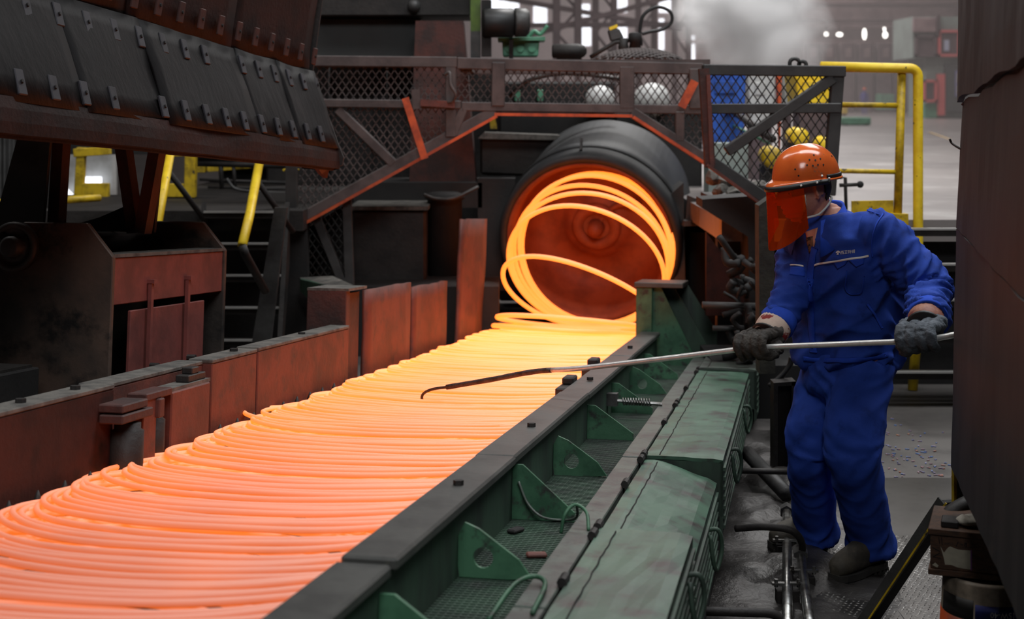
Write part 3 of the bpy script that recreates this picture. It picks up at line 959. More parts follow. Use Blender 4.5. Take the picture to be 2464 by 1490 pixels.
for i, (a, b) in enumerate(zip(cuts[:-1], cuts[1:])):
    o = 0.005 * (i % 2)
    sheet([(-0.458 + o, 1.56), (-0.45 + o, 1.68), (-0.43 + o, 1.85), (-0.40 + o, 2.05), (-0.34 + o, 2.3)], a, b - 0.006, 0.02, 10, 0.008, i + 9).build('upper_plate', M['hood_red'], hood, True)
M['clip'] = mat('clip plate steel', S(48, 47, 52), 0.55, 0.15, S(38, 37, 41), 9, spec=.25)
M['clip_red'] = mat('reddened clip plate', S(68, 42, 37), 0.6, 0.1, S(56, 37, 34), 9, spec=.25)
def clip_plate(s, t, h, dt, dh, m):
    ax = (CV * dt + CW * dh).normalized()
    nrm = CU.cross(ax).normalized()
    if nrm.dot(CV) < 0: nrm = -nrm
    c = cv(s, t, h) + nrm * 0.018
    mb = MB().box(c, 0.052, 0.012, 0.088, (CU, nrm, (ax + CU * 0.12).normalized()))
    o = mb.build('clip_plate', m, hood, bevel=0.003)
    MB().cyl(c + nrm * 0.004, c + nrm * 0.012, 0.007, n=6).build('clip_bolt', M['dark'], o)
for i in range(-7, 15):
    if i not in (4, ): clip_plate(0.56 + 0.208 * i + 0.01 * random.random(), -0.335, 1.222, -0.045, 0.13, M['clip'])
for i in range(-7, 15):
    if i != 8: clip_plate(0.76 + 0.21 * i, -0.44, 1.49, -0.045, 0.13, M['clip'])
for i in range(-8, 11):
    clip_plate(1.56 + 0.21 * i, -0.445, 1.645, 0.01, 0.12, M['clip_red'])
mb = MB()
mb.prism([cv(SE, t, h) for t, h in ((-0.36, 1.05), (-0.28, 1.08), (-0.275, 1.12), (-0.31, 1.2), (-0.455, 1.57), (-0.40, 2.05), (-0.34, 2.3), (-0.6, 2.3), (-0.62, 1.5), (-0.5, 1.06))], CU * 0.015)
mb.build('end_plate', M['soot_dark'], hood)
MB().hexa([cv(-2, -1.0, 1.15), cv(-2, -0.60, 1.2), cv(SE, -0.60, 1.2), cv(SE, -1.0, 1.15), cv(-2, -1.0, 2.3), cv(-2, -0.66, 2.3), cv(SE, -0.66, 2.3), cv(SE, -1.0, 2.3)]).build('hood_body', M['soot_dark'], hood)
MB().prism([cv(3.5, -0.34, 1.06), cv(3.66, -0.33, 1.06), cv(3.66, -0.34, 1.01), cv(3.6, -0.35, 1.03)], -CV * 0.02).build('bent_tab', M['rust_dark'], hood)

# ------------------------------------------------------------------ hood stand (left)
st = thing('hood_stand', cv(2.1, -0.75, -0.4), 'dark hood stand with hinge hub and a red cross beam behind the side wall', 'stand')
for s, m in ((1.58, 'rust_dark'), (2.68, 'rust_dark')):
    P = [(-0.49, -0.35), (-0.49, 0.66), (-0.60, 0.785), (-0.86, 0.785), (-1.15, 0.60), (-1.15, -0.35)]
    MB().prism([cv(s, *p) for p in P], CU * 0.025).build('side_plate', M['stand_plate'] if 'stand_plate' in M else M.setdefault('stand_plate', mat('greasy stand steel', S(92, 74, 64), 0.5, 0.1, S(58, 52, 48), 2.2, col3=S(34, 31, 30), scale3=5, lo3=.52, hi3=.64, bump=0.15)), st, bevel=0.004)
c = cv(1.575, -0.885, 0.69)
MB().lathe(c, -CU, [(0.095, 0), (0.095, 0.03), (0.075, 0.032), (0.07, 0.018), (0.04, 0.018), (0.04, 0.055), (0.03, 0.06), (0.001, 0.06)], 28).build('hinge_hub', M['steel'], st, True)
for a in (0.6, 2.4):
    MB().cyl(c + CV * 0.06 * math.cos(a) + CW * 0.06 * math.sin(a) - CU * 0.015, c + CV * 0.06 * math.cos(a) + CW * 0.06 * math.sin(a) - CU * 0.034, 0.012, n=8).build('hub_hole', M['dark'], st)
MB().cbox(1.605, 2.68, -0.53, -0.50, 0.475, 0.655).build('cross_beam', M['red'], st, bevel=0.003)
MB().cbox(1.605, 2.68, -0.62, -0.495, 0.655, 0.668).build('beam_top', M['dust'], st)
MB().cbox(1.78, 2.50, -0.52, -0.505, -0.2, 0.445).build('lower_plate', M['red'], st, bevel=0.003)
for s in (1.91, 2.27):
    b = MB().cbox(s, s + 0.022, -0.497, -0.482, 0.16, 0.55)
    b.cbox(s - 0.004, s + 0.026, -0.505, -0.47, 0.545, 0.56)
    b.build('strap', M['red'], st)
    MB().cyl(cv(s + 0.011, -0.482, 0.22), cv(s + 0.011, -0.445, 0.22), 0.012, n=6).build('strap_bolt', M['soot'], st)
MB().cyl(cv(1.60, -0.885, 0.69), cv(2.70, -0.885, 0.69), 0.05, n=14).build('hinge_shaft', M['soot'], st, True)
MB().cbox(1.61, 2.66, -1.15, -1.10, -0.3, 0.5).build('back_plate', M['soot_dark'], st)
for s, t0, t1 in ((2.2, -1.06, -1.05), (2.25, -0.72, -0.80), (2.2, -0.665, -0.60)):
    MB().bar(cv(s, t0, 0.74), cv(s, t1, 1.16), 0.05, 0.07, CU).build('hood_arm', M['rust_dark'], st)
MB().prism([cv(2.35, -1.15, 0.74), cv(2.35, -0.72, 0.74), cv(2.35, -0.80, 0.86), cv(2.35, -0.94, 0.80)], CU * 0.02).build('arm_web', M['soot_dark'], st)
MB().prism([cv(2.3, -0.66, 0.74), cv(2.3, -0.79, 0.74), cv(2.3, -0.66, 0.98), cv(2.3, -0.635, 1.08)], CU * 0.02).build('arm_web', M['soot_dark'], st)
MB().prism([cv(2.1, -1.30, 0.74), cv(2.1, -1.07, 0.74), cv(2.1, -1.05, 1.14), cv(2.1, -1.20, 1.14)], CU * 0.02).build('arm_web', M['steel'], st)
# black crate in front of the stand
cr = thing('junction_box', cv(0.8, -0.9, -0.3), 'black box with rough gravelly lid at the left edge behind the side wall', 'box')
MB().cbox(0.95, 1.45, -1.2, -0.70, -0.35, 0.255).build('box_body', M['soot_dark'], cr, bevel=0.006)
MB().cbox(0.97, 1.43, -1.18, -0.72, 0.255, 0.265).build('box_lid', M['muck'], cr)

# ------------------------------------------------------------------ left background: stair, rails, yard
def stair(name, x0, x1, ytop, rise, run, n, z0, label, m_t, xs=0.0):
    t = thing(name, ((x0 + x1) / 2, ytop - n * run, 0), label, 'stairs')
    for i in range(n):
        z = z0 - i * rise
        y = ytop - (i + 1) * run + run
        MB().wbox(x0, x1, y - run - 0.02, y, z - 0.03, z).build('tread', M['soot'], t)
        MB().wbox(x0, x1, y - run - 0.04, y - run - 0.02, z - 0.008, z + 0.004).build('tread_nosing', m_t, t)
        MB().wbox(x0, x1, y - run - 0.03, y - run - 0.02, z - 0.045, z - 0.008).build('tread_front', M['soot'], t)
    for x in (x0 - 0.03, x1):
        MB().hexa([(x, ytop - n * run - .1, -0.0), (x + .03, ytop - n * run - .1, 0), (x + .03, ytop, z0 - .35), (x, ytop, z0 - .35), (x, ytop - n * run - .1, 0.2), (x + .03, ytop - n * run - .1, 0.2), (x + .03, ytop, z0 + .06), (x, ytop, z0 + .06)]).build('stringer', M['soot'], t)
    return t
ls_ = stair('steel_stairs', -2.05, -1.52, 9.75, 0.205, 0.05, 5, 1.055, 'dark steel stair with worn bright nosings rising behind the red cross beam', M['nosing'])
MB().prism([at(690, 500, 9.2), at(660, 500, 9.2), at(605, 830, 9.2), at(650, 830, 9.2)], (0, 0.05, 0)).build('side_cheek', M['steel'], ls_)
def rail(name, pts, r, m, label, parent=None, dark=None):
    if parent is None:
        return MB().tube(curve_pts(pts, 4) if len(pts) > 2 else pts, r, 10).build(name, m, None, True, label=label, cat='handrail', group='yellow handrails')
    return MB().tube(pts, r, 10).build(name, m, parent, True)
for pts, lab in (([at(412, 355, 9.7), at(378, 545, 8.9)], 'yellow stair handrail with dark brace on the left of the stair'), ([at(628, 370, 9.6), at(600, 520, 8.9), at(583, 590, 8.6)], 'yellow stair handrail chipped to grey at its bend on the right of the stair')):
    t = thing('stair_handrail', pts[-1], lab, 'handrail')
    MB().tube(pts, 0.029, 10).build('rail_tube', M['yellow'], t, True)
    if len(pts) == 3:
        MB().tube([pts[2], at(590, 612, 8.6), at(638, 700, 9.0)], 0.026, 10).build('rail_return', M['soot'], t, True)
    a = pts[0].lerp(pts[-1], 0.3)
    MB().tube([a, a + Vector((0.20, 0.25, -0.36))], 0.020, 8).build('brace', M['soot_dark'], t, True)
def frame_px(name, label, parts, m, Y, cat='frame', dep=0.06):
    t = thing(name, at(parts[0][0][0], 500, Y), label, cat)
    for a, b, wpx in parts:
        pbar(a, b, Y, wpx, dep).build('frame_bar', m, t, bevel=0.004)
    return t
frame_px('yellow_portal', 'yellow machine frame with a lit opening behind the dark hood arms', [((197, 355), (190, 475), 20), ((180, 368), (265, 362), 20), ((200, 458), (262, 458), 34)], M['yellow_dark'], 11.2)
frame_px('yellow_portal', 'thick yellow square frame left of the leaning handrail', [((372, 372), (470, 366), 16), ((460, 360), (458, 475), 26), ((378, 458), (468, 458), 32)], M['yellow_dark'], 11.0)
frame_px('yellow_portal', 'low yellow bars seen just under the hood at the stair head', [((486, 385), (486, 415), 20), ((500, 408), (640, 396), 12), ((578, 380), (578, 405), 24), ((650, 380), (650, 400), 9)], M['yellow_dark'], 13.0)
rail('yellow_tube', [at(148, 482, 9.3), at(240, 476, 9.5)], 0.024, M['yellow_dark'], 'short yellow tube crossing below the lit opening')
rail('yellow_tube', [at(152, 478, 9.28), at(152, 918, 9.28)], 0.016, M['yellow_dark'], 'upright yellow tube rising behind the hood stand')
rail('yellow_tube', [at(-40, 500, 9.0), at(35, 482, 9.6)], 0.03, M['yellow_dark'], 'yellow tube end at the left edge of the photograph')
# grey ribbed curtain and posts at far left
cu_ = MB()
vs, fs = [], []
for i in range(41):
    x = -60 + 130 * i / 40
    for y in (250, 490):
        p = at(x, y, 10.4)
        vs.append(p + Vector((0, 0.03 * math.sin(i * 1.9), 0)))
for i in range(40):
    fs.append((2 * i, 2 * i + 1, 2 * i + 3, 2 * i + 2))
n0 = len(vs)
vs += [v + Vector((0, 0.012, 0)) for v in vs]
fs += [tuple(n0 + k for k in reversed(f)) for f in fs]
MB().add(vs, fs).build('ribbed_sheet', M['steel'], None, True, label='grey ribbed sheet hanging at the left edge under the hood', cat='sheet')
MB().prism([at(60, 300, 10.0), at(140, 300, 10.0), at(130, 540, 10.0), at(45, 540, 10.0)], (0, 0.2, 0)).build('stand_column', M['soot'], label='broad dark column beside the ribbed sheet', cat='column')
wl = thing('far_window', at(215, 474, 26), 'pair of bright panes far behind the yellow frame', 'window')
for x0, x1 in ((200, 219), (222, 243)):
    MB().prism([at(x0, 426, 26), at(x1, 426, 26), at(x1, 446, 26), at(x0, 446, 26)], (0, 0.05, 0)).build('pane', M['pane_glow'], wl)
MB().prism([at(154, 448, 26), at(180, 474, 26), at(150, 474, 26)], (0, 0.05, 0)).build('pane', M['pane_glow'], wl)
MB().prism([at(150, 474, 25.98), at(250, 474, 25.98), at(250, 482, 25.98), at(150, 482, 25.98)], (0, 0.1, 0)).build('sill', M['soot'], wl)
MB().prism([at(140, 330, 26.2), at(270, 330, 26.2), at(270, 480, 26.2), at(140, 480, 26.2)], (0, 0.3, 0)).build('ribbed_curtain', M['white'], label='pale ribbed curtain wall above the bright panes', cat='curtain')
# dark yard machines on the left platform
pm = thing('pipe_rack', (-2.2, 12.2, 1.055), 'tangle of dark pipes on the platform behind the stair', 'pipes')
for a, b, r in (((470, 372), (700, 376), 0.05), ((500, 450), (700, 455), 0.012), ((480, 432), (690, 440), 0.012), ((560, 372), (566, 460), 0.016), ((600, 378), (640, 470), 0.016), ((530, 372), (534, 455), 0.02), ((470, 392), (700, 398), 0.03)):
    MB().tube([at(*a, 12.0), at(*b, 12.0)], r, 8).build('pipe', M['soot'], pm, True)
MB().tube(curve_pts([at(545, 430, 11.7), at(570, 455, 11.7), at(640, 462, 11.7), at(700, 465, 11.7)]), 0.012, 6).build('hose', M['steel'], pm, True)
MB().tube(curve_pts([at(682, 412, 11.6), at(686, 408, 11.6), at(720, 408, 11.6)]), 0.008, 6).build('hose', M['yellow_dark'], pm, True)
MB().prism([at(60, 372, 13), at(720, 372, 13), at(720, 300, 13), at(60, 300, 13)], (0, 0.5, 0)).build('header_beam', M['soot_dark'], label='dark header beam behind the opened hood', cat='beam')
MB().wbox(-2.7, -1.4, 13.6, 13.9, 1.055, 1.5).build('low_cabinet', M['soot_dark'], label='low black cabinet at the back of the left platform', cat='cabinet')

# dark machine blocks between the stair and the barrel
mb_ = thing('gear_housing', (-0.9, 11.0, 0), 'soot black gear housing with a ribbed base left of the barrel', 'machine')
MB().prism([at(845, 505, 10.6), at(1025, 505, 10.6), at(1025, 720, 10.6), at(845, 720, 10.6)], (0, 1.0, 0)).build('housing', M['soot'], mb_, bevel=0.02)
MB().prism([at(840, 497, 10.55), at(1030, 497, 10.55), at(1030, 506, 10.55), at(840, 506, 10.55)], (0, 1.1, 0)).build('housing_lid', M['dust'], mb_)
MB().prism([at(850, 440, 11.2), at(1160, 440, 11.2), at(1160, 500, 11.2), at(850, 500, 11.2)], (0, 0.8, 0)).build('rear_block', M['soot_dark'], mb_)
MB().lathe(at(1070, 700, 10.9), (0, 0, 1), [(0.13, 0), (0.13, 0.68), (0.15, 0.69), (0.15, 0.72), (0.1, 0.74)], 24).build('cylinder', M['soot_dark'], mb_, True)
MB().tube(curve_pts([at(1020, 468, 10.7), at(1050, 478, 10.7), at(1095, 476, 10.7), at(1150, 450, 10.9)]), 0.013, 6).build('cable', M['steel'], mb_, True)
MB().prism([at(1000, 50, 11.4), at(1115, 50, 11.4), at(1145, 440, 11.4), at(985, 440, 11.4)], (0, 0.4, 0)).build('column', M['rust_dark'], mb_)
MB().prism([at(1150, 700, 11.2), at(1240, 700, 11.2), at(1240, 430, 11.2), at(1150, 430, 11.2)], (0, 0.4, 0)).build('side_block', M['soot_dark'], mb_)
MB().prism([at(700, 690, 10.2), at(1200, 690, 10.2), at(1200, 900, 10.2), at(700, 900, 10.2)], (0, 0.6, 0)).build('base', M['soot_dark'], mb_)
MB().prism([at(1660, 560, 11.0), at(1830, 560, 11.0), at(1830, 900, 11.0), at(1660, 900, 11.0)], (0, 0.5, 0)).build('gear_pedestal', M['soot_dark'], label='black machine pedestal right of the barrel', cat='machine')
ub = thing('beam_bracket', at(770, 690, 9.6), 'open topped green grey bracket box at the end of the side wall', 'bracket')
MB().hexa([at(720, 672, 9.9), at(800, 668, 9.9), at(850, 690, 9.4), at(800, 696, 9.4), at(720, 668, 9.9), at(800, 664, 9.9), at(850, 686, 9.4), at(800, 692, 9.4)]).build('top_frame', M['dust'], ub)
MB().prism([at(722, 672, 9.8), at(812, 694, 9.35), at(812, 790, 9.35), at(722, 700, 9.8)], (0, 0.06, 0)).build('side_plate', M['green_deep'], ub)

# ------------------------------------------------------------------ overhead machinery behind the guard frame
ov = thing('overhead_housing', (-1.0, 12.0, 1.9), 'dark overhead machine housing above the mesh frame beside the green upright', 'machine')
MB().prism([at(745, -200, 11.8), at(1132, -200, 11.8), at(1132, 38, 11.8), at(745, 38, 11.8)], (0, 0.8, 0)).build('upper_box', M['soot'], ov, bevel=0.01)
MB().prism([at(745, 46, 12.0), at(1012, 46, 12.0), at(1012, 150, 12.0), at(745, 150, 12.0)], (0, 0.4, 0)).build('front_panel', M['steel_dark'] if 'steel_dark' in M else M.setdefault('steel_dark', mat('dull panel steel', S(52, 54, 53), 0.6, 0.1, S(44, 45, 44), 2)), ov)
MB().ball(at(996, 14, 11.75), 0.055, n=12).build('knob', M['steel'], ov, True)
MB().prism([at(1132, -200, 11.5), at(1156, -200, 11.5), at(1156, 75, 11.5), at(1132, 75, 11.5)], (0, 0.1, 0)).build('green_upright', mat('olive green paint', S(84, 110, 34), 0.5, 0, S(66, 88, 34), 6), ov)
MB().prism([at(1132, 75, 11.5), at(1156, 75, 11.5), at(1156, 150, 11.5), at(1132, 150, 11.5)], (0, 0.1, 0)).build('upright_base', M['steel'], ov)
mt = thing('drive_motor', (at(1215, 140, 11.4).x, 11.4, at(0, 145, 11.4).z), 'black drive motor with a grey end cap on top of the mesh frame', 'motor')
MB().lathe(at(1160, 55, 11.4), (1, 0.1, 0), [(0.10, 0), (0.115, 0.02), (0.115, 0.24), (0.10, 0.25)], 28).build('motor_body', M['rubber'], mt, True)
MB().lathe(at(1238, 54, 11.4), (1, 0.1, 0), [(0.11, 0), (0.115, 0.01), (0.112, 0.09), (0.09, 0.115), (0.001, 0.12)], 28).build('end_cap', M['steel'], mt, True)
MB().prism([at(1158, 0, 11.4), at(1182, 0, 11.4), at(1182, 135, 11.4), at(1158, 135, 11.4)], (0, 0.2, 0)).build('mount', M['soot_dark'], mt)
MB().prism([at(1225, 95, 11.45), at(1235, 95, 11.45), at(1235, 140, 11.45), at(1225, 140, 11.45)], (0, 0.1, 0)).build('mount', M['soot_dark'], mt)
gb = thing('valve_box', (at(1255, 135, 11.6).x, 11.6, at(0, 140, 11.6).z), 'mint green valve box with a flanged lid beside the drive motor', 'box')
MB().prism([at(1208, 98, 11.6), at(1298, 98, 11.6), at(1295, 136, 11.6), at(1210, 136, 11.6)], (0, 0.25, 0)).build('box_body', M['mint'], gb, bevel=0.01)
MB().prism([at(1198, 90, 11.55), at(1312, 88, 11.55), at(1312, 98, 11.55), at(1198, 99, 11.55)], (0, 0.35, 0)).build('lid', M['mint'], gb, bevel=0.004)
for x in (1225, 1252, 1280):
    MB().cyl(at(x, 117, 11.6), at(x, 117, 11.58), 0.03, n=10).build('boss', M['mint'], gb)
MB().tube(curve_pts([at(1270, 90, 11.6), at(1285, 75, 11.6), at(1300, 82, 11.6), at(1318, 62, 11.6)]), 0.016, 6).build('pipe', M['mint'], gb, True)
m2 = thing('pump_motor', (at(1370, 140, 11.3).x, 11.3, at(0, 145, 11.3).z), 'small dark pump motor lying behind the mesh mound', 'motor')
MB().lathe(at(1328, 123, 11.3), (1, 0, 0), [(0.04, 0), (0.055, 0.01), (0.058, 0.2), (0.045, 0.25), (0.02, 0.27)], 20).build('motor_body', M['soot'], m2, True)
MB().prism([at(1340, 130, 11.3), at(1400, 130, 11.3), at(1400, 142, 11.3), at(1340, 142, 11.3)], (0, 0.1, 0)).build('foot', M['soot_dark'], m2)
hs = thing('hose_valve', (at(1540, 120, 11.0).x, 11.0, at(0, 145, 11.0).z), 'black valve fittings with a looped hose standing above the mesh frame', 'valve')
MB().tube(curve_pts([at(1543, 110, 11), at(1540, 70, 11), at(1550, 35, 11), at(1582, 17, 11), at(1612, 28, 11), at(1616, 52, 11), at(1596, 70, 11), at(1566, 76, 11), at(1545, 82, 11)]), 0.013, 8).build('hose_loop', M['rubber'], hs, True)
MB().lathe(at(1528, 122, 11), (0, 0, 1), [(0.05, 0), (0.04, 0.06), (0.055, 0.07), (0.05, 0.13), (0.02, 0.14)], 14).build('valve_body', M['soot_dark'], hs, True)
MB().prism([at(1462, 72, 11), at(1490, 68, 11), at(1502, 92, 11), at(1470, 100, 11)], (0, 0.08, 0)).build('switch_box', M['steel'], hs, bevel=0.01)
MB().prism([at(1465, 66, 11), at(1485, 58, 11), at(1487, 66, 11), at(1468, 73, 11)], (0, 0.08, 0)).build('switch_cap', M['yellow'], hs)
MB().tube([at(1420, 138, 11), at(1450, 120, 11), at(1480, 102, 11), at(1522, 96, 11)], 0.016, 8).build('arm_pipe', M['soot'], hs, True)
MB().lathe(at(1500, 130, 11), (0, 0, 1), [(0.03, 0), (0.04, 0.05), (0.03, 0.12)], 10).build('fitting', M['soot'], hs, True)
# things glimpsed through the frame mesh
MB().tube(curve_pts([at(1225, 235, 11.6), at(1270, 195, 11.6), at(1340, 178, 11.6), at(1420, 180, 11.6), at(1490, 190, 11.6)]), 0.018, 6).build('cable_hose', M['steel'], None, True, label='grey hose sagging behind the frame mesh', cat='hose')
for x, m, lab in ((1245, 'mint', 'small mint fitting behind the frame mesh'), (1300, 'mint', 'slim mint fitting behind the frame mesh under the hose')):
    MB().prism([at(x - 7, 215, 12.52), at(x + 7, 215, 12.52), at(x + 7, 245, 12.52), at(x - 7, 245, 12.52)], (0, 0.1, 0)).build('pipe_fitting', M[m], bevel=0.01, label=lab, cat='fitting')
for x0, x1, lab in ((1410, 1480, 'pale round cover behind the frame mesh'), (1530, 1612, 'pale sheet cover behind the right end of the frame mesh')):
    MB().lathe(at((x0 + x1) / 2, 240, 12.4), (0, 1, 0), [(0.02, -.05), ((x1 - x0) / 2 * 12.4 / FPX, 0), ((x1 - x0) / 2 * 12.4 / FPX, 0.25)], 20).build('machine_cover', M['white'], None, True, label=lab, cat='cover')
dh_ = thing('drive_housing', (0.4, 12.7, 0), 'black drive housing behind the barrel', 'machine')
MB().prism([at(1200, 725, 12.6), at(1480, 725, 12.6), at(1480, 196, 12.6), at(1200, 196, 12.6)], (0, 0.3, 0)).build('housing', M['soot_dark'], dh_, bevel=0.02)
MB().prism([at(1480, 725, 12.5), at(1690, 725, 12.5), at(1690, 268, 12.5), at(1480, 268, 12.5)], (0, 0.4, 0)).build('side_housing', M['soot_dark'], dh_, bevel=0.02)
mh = thing('mill_housing', (-1.0, 13.0, 0), 'sooty mill housing wall behind the left mesh of the guard', 'machine')
MB().prism([at(640, 720, 12.9), at(1200, 720, 12.9), at(1200, 150, 12.9), at(640, 150, 12.9)], (0, 0.4, 0)).build('wall_plate', M['soot'], mh, bevel=0.02)
for x in (760, 900):
    MB().prism([at(x, 720, 12.75), at(x + 30, 720, 12.75), at(x + 30, 160, 12.75), at(x, 160, 12.75)], (0, 0.15, 0)).build('wall_rib', M['soot_dark'], mh)
MB().prism([at(1178, 280, 11.9), at(1190, 276, 11.9), at(1196, 310, 11.9), at(1180, 310, 11.9)], (0, 0.05, 0)).build('yellow_valve', M['yellow_dark'], label='tiny yellow valve above the barrel arm', cat='valve')

# ------------------------------------------------------------------ right background: stair, rails, platform machines
stair('steel_stairs', 2.13, 3.05, 8.75, 0.205, 0.045, 5, 1.03, 'dark steel stair with bright nosings between the worker and the casing', M['nosing'])
rl = thing('platform_railing', (2.5, 9.0, 0), 'chipped yellow tube railing standing behind the worker with the orange helmet', 'railing')
Yr = 9.0
MB().tube([at(1975, 160, Yr), at(2190, 165, Yr)] + [at(2190 + 19 * math.sin(a), 184 - 19 * math.cos(a), Yr) for a in np.linspace(0.2, 1.5, 5)] + [at(2209, 560, Yr), at(2207, 790, Yr), at(2196, 938, Yr)], 0.031, 14).build('rail_tube', M['yellow'], rl, True)
MB().tube([at(2170, 170, Yr + .03), at(2160, 522, Yr + .03)], 0.027, 12).build('rail_post', M['yellow_dark'], rl, True)
MB().tube([at(2010, 252, Yr + .03), at(2168, 254, Yr + .03)], 0.017, 10).build('mid_rail', M['yellow_dark'], rl, True)
MB().tube([at(2000, 411, Yr + .03), at(2163, 414, Yr + .03)], 0.015, 10).build('mid_rail', M['yellow_dark'], rl, True)
MB().prism([at(2050, 484, Yr + .02), at(2150, 482, Yr + .02), at(2150, 522, Yr + .02), at(2050, 518, Yr + .02)], (0, 0.02, 0)).build('toe_board', M['yellow_dark'], rl)
MB().prism([at(2150, 515, Yr - .05), at(2186, 515, Yr - .05), at(2186, 545, Yr - .05), at(2150, 545, Yr - .05)], (0, 0.1, 0)).build('base_plate', M['yellow_dark'], rl)
vp = thing('valve_stand', at(2035, 480, 9.6), 'small dark pipe valve with a stub handle on the platform beside the cage', 'valve')
MB().tube([at(2022, 428, 9.6), at(2034, 428, 9.6), at(2036, 511, 9.6)], 0.012, 8).build('pipe', M['soot'], vp, True)
MB().tube([at(2020, 446, 9.6), at(2068, 444, 9.6)], 0.013, 8).build('pipe', M['soot'], vp, True)
MB().ball(at(2070, 444, 9.6), 0.024, n=10).build('handle_knob', M['dark'], vp, True)
MB().wbox(at(2020, 0, 9.4).x, at(2130, 0, 9.4).x, 9.35, 9.8, 1.056, 1.075).build('steel_sheet', M['pale_steel'], label='bare steel sheet lying on the platform by the yellow toe board', cat='sheet')

for nm, lab, cat_, x0, x1, y0, y1, Y, m in (
        ('blue_machine', 'bright blue machine body seen through the black cage', 'machine', 1700, 1795, 175, 400, 12.5, 'blue'),
        ('white_panel', 'pale grey panel beside the blue machine behind the cage', 'panel', 1798, 1866, 178, 300, 13.5, 'white'),
        ('orange_pole', 'rusty orange pole between the pale panels behind the cage', 'pole', 1868, 1882, 170, 420, 11.8, 'orange_and_glow'),
        ('white_panel', 'second pale panel right of the orange pole behind the cage', 'panel', 1884, 1912, 180, 260, 13.6, 'white'),
        ('yellow_machine', 'yellow machine hopper behind the upper right of the cage', 'machine', 1912, 2002, 175, 250, 12.2, 'yellow')):
    t = thing(nm, at((x0 + x1) / 2, 470, Y), lab, cat_)
    MB().prism([at(x0, y0, Y), at(x1, y0, Y), at(x1 - 6, y1, Y), at(x0 + 10, y1, Y)], (0, 0.5 if x1 - x0 > 20 else 0.06, 0)).build('body', M[m], t, bevel=0.01)
    if x1 - x0 > 50:
        MB().prism([at(x0 + 20, y0 + 20, Y - .02), at(x1 - 25, y0 + 20, Y - .02), at(x1 - 25, y0 + 50, Y - .02), at(x0 + 20, y0 + 50, Y - .02)], (0, 0.03, 0)).build('hatch', M[m], t, bevel=0.004)
    MB().prism([at(x0 + 12, y1 - 4, Y + .05), at(x1 - 8, y1 - 4, Y + .05), at(x1 - 8, 470, Y + .05), at(x0 + 12, 470, Y + .05)], (0, 0.3 if x1 - x0 > 20 else 0.05, 0)).build('stand', M['mauve_dark'], t)
for x, y, r, lab in ((1925, 330, 22, 'round yellow drum end low behind the cage'), (1990, 350, 20, 'yellow drum end half hidden by the cage post'), (1860, 380, 26, 'grimy yellow drum end deep behind the cage')):
    t = thing('yellow_drum', at(x, 466, 11.5), lab, 'drum')
    MB().lathe(at(x, y, 11.5), (0.1, 1, 0), [(r * .6 * 11.5 / FPX, -0.02), (r * 11.5 / FPX, 0), (r * 11.5 / FPX, 0.5)], 20).build('drum_shell', M['yellow_dark'] if x < 1900 else M['yellow'], t, True)
    MB().prism([at(x - r * .7, y + r * .7, 11.6), at(x + r * .7, y + r * .7, 11.6), at(x + r * .7, 466, 11.6), at(x - r * .7, 466, 11.6)], (0, 0.3, 0)).build('cradle', M['soot'], t)
MB().tube([at(1745, 255, 12.6), at(1860, 335, 11.0)], 0.03, 8).build('diagonal_pipe', M['soot'], None, True, label='dark diagonal pipe behind the black cage', cat='pipe')
MB().tube([at(1760, 300, 12.6), at(1850, 345, 11.2)], 0.012, 8).build('mint_pipe', M['mint'], None, True, label='thin mint pipe slanting behind the cage', cat='pipe')
MB().prism([at(1705, 345, 11.4), at(1800, 345, 11.4), at(1800, 470, 11.4), at(1705, 470, 11.4)], (0, 0.3, 0)).build('control_cabinet', M['grey_green'], label='dull grey cabinet low behind the black cage', cat='cabinet')
MB().wbox(1.31, 1.95, 9.1, 10.1, 1.056, 1.16).build('scrap_tray', M['soot'], label='low dark scrap tray on the platform edge under the cage', cat='tray')
rnd = random.Random(3)
for k, (x, y, r) in enumerate(((1715, 418, 24), (1752, 428, 28), (1790, 436, 24), (1822, 440, 26), (1735, 446, 22), (1775, 452, 26), (1810, 456, 22))):
    b = MB().ball(at(x, y + 10, 9.5 - 0.02 * k), r * 9.5 / FPX, r * 9.5 / FPX, r * .6 * 9.5 / FPX, 10)
    b.v = [tuple(Vector(v) + Vector((noise.noise(Vector(v) * 14), noise.noise(Vector(v) * 14 + Vector((9, 0, 0))), noise.noise(Vector(v) * 14 + Vector((0, 9, 0))))) * 0.03) for v in b.v]
    where = ('by the cage corner post', 'second from the cage corner post', 'in the middle of the back row', 'closest to the helmet', 'front row, below the corner post', 'in the middle of the front row', 'front row, below the helmet side')[k]
    b.build('slag_lump', M['dust'], None, False, label='grey slag lump in the scrap tray, ' + where, cat='slag', group='slag lumps in the scrap tray')
MB().prism([at(1826, 495, 7.4), at(1862, 470, 7.4), at(1866, 900, 7.4), at(1828, 900, 7.4)], (0, 0.12, 0)).build('upright_post', M['post_grey'], label='rough grey green upright behind the reaching arm of the worker', cat='post')
for a, b, r, lab in (((1690, 734), (1835, 738), 0.02, 'upper dark pipe between the green bracket and the worker'), ((1715, 790), (1790, 790), 0.016, 'lower dark pipe between the green bracket and the worker'), ((1785, 735), (1825, 760), 0.018, 'short slanting pipe by the sleeve of the worker')):
    MB().tube([at(*a, 8.3), at(*b, 8.3)], r, 8).build('dark_pipe', M['steel'], None, True, label=lab, cat='pipe')
MB().prism([at(1700, 560, 8.9), at(1790, 680, 8.9), at(1790, 760, 8.9), at(1700, 760, 8.9)], (0, 0.06, 0)).build('sloped_guard', M['rust_deep'], label='dark red sloped guard plate right of the barrel foot', cat='guard')
mk = MB()
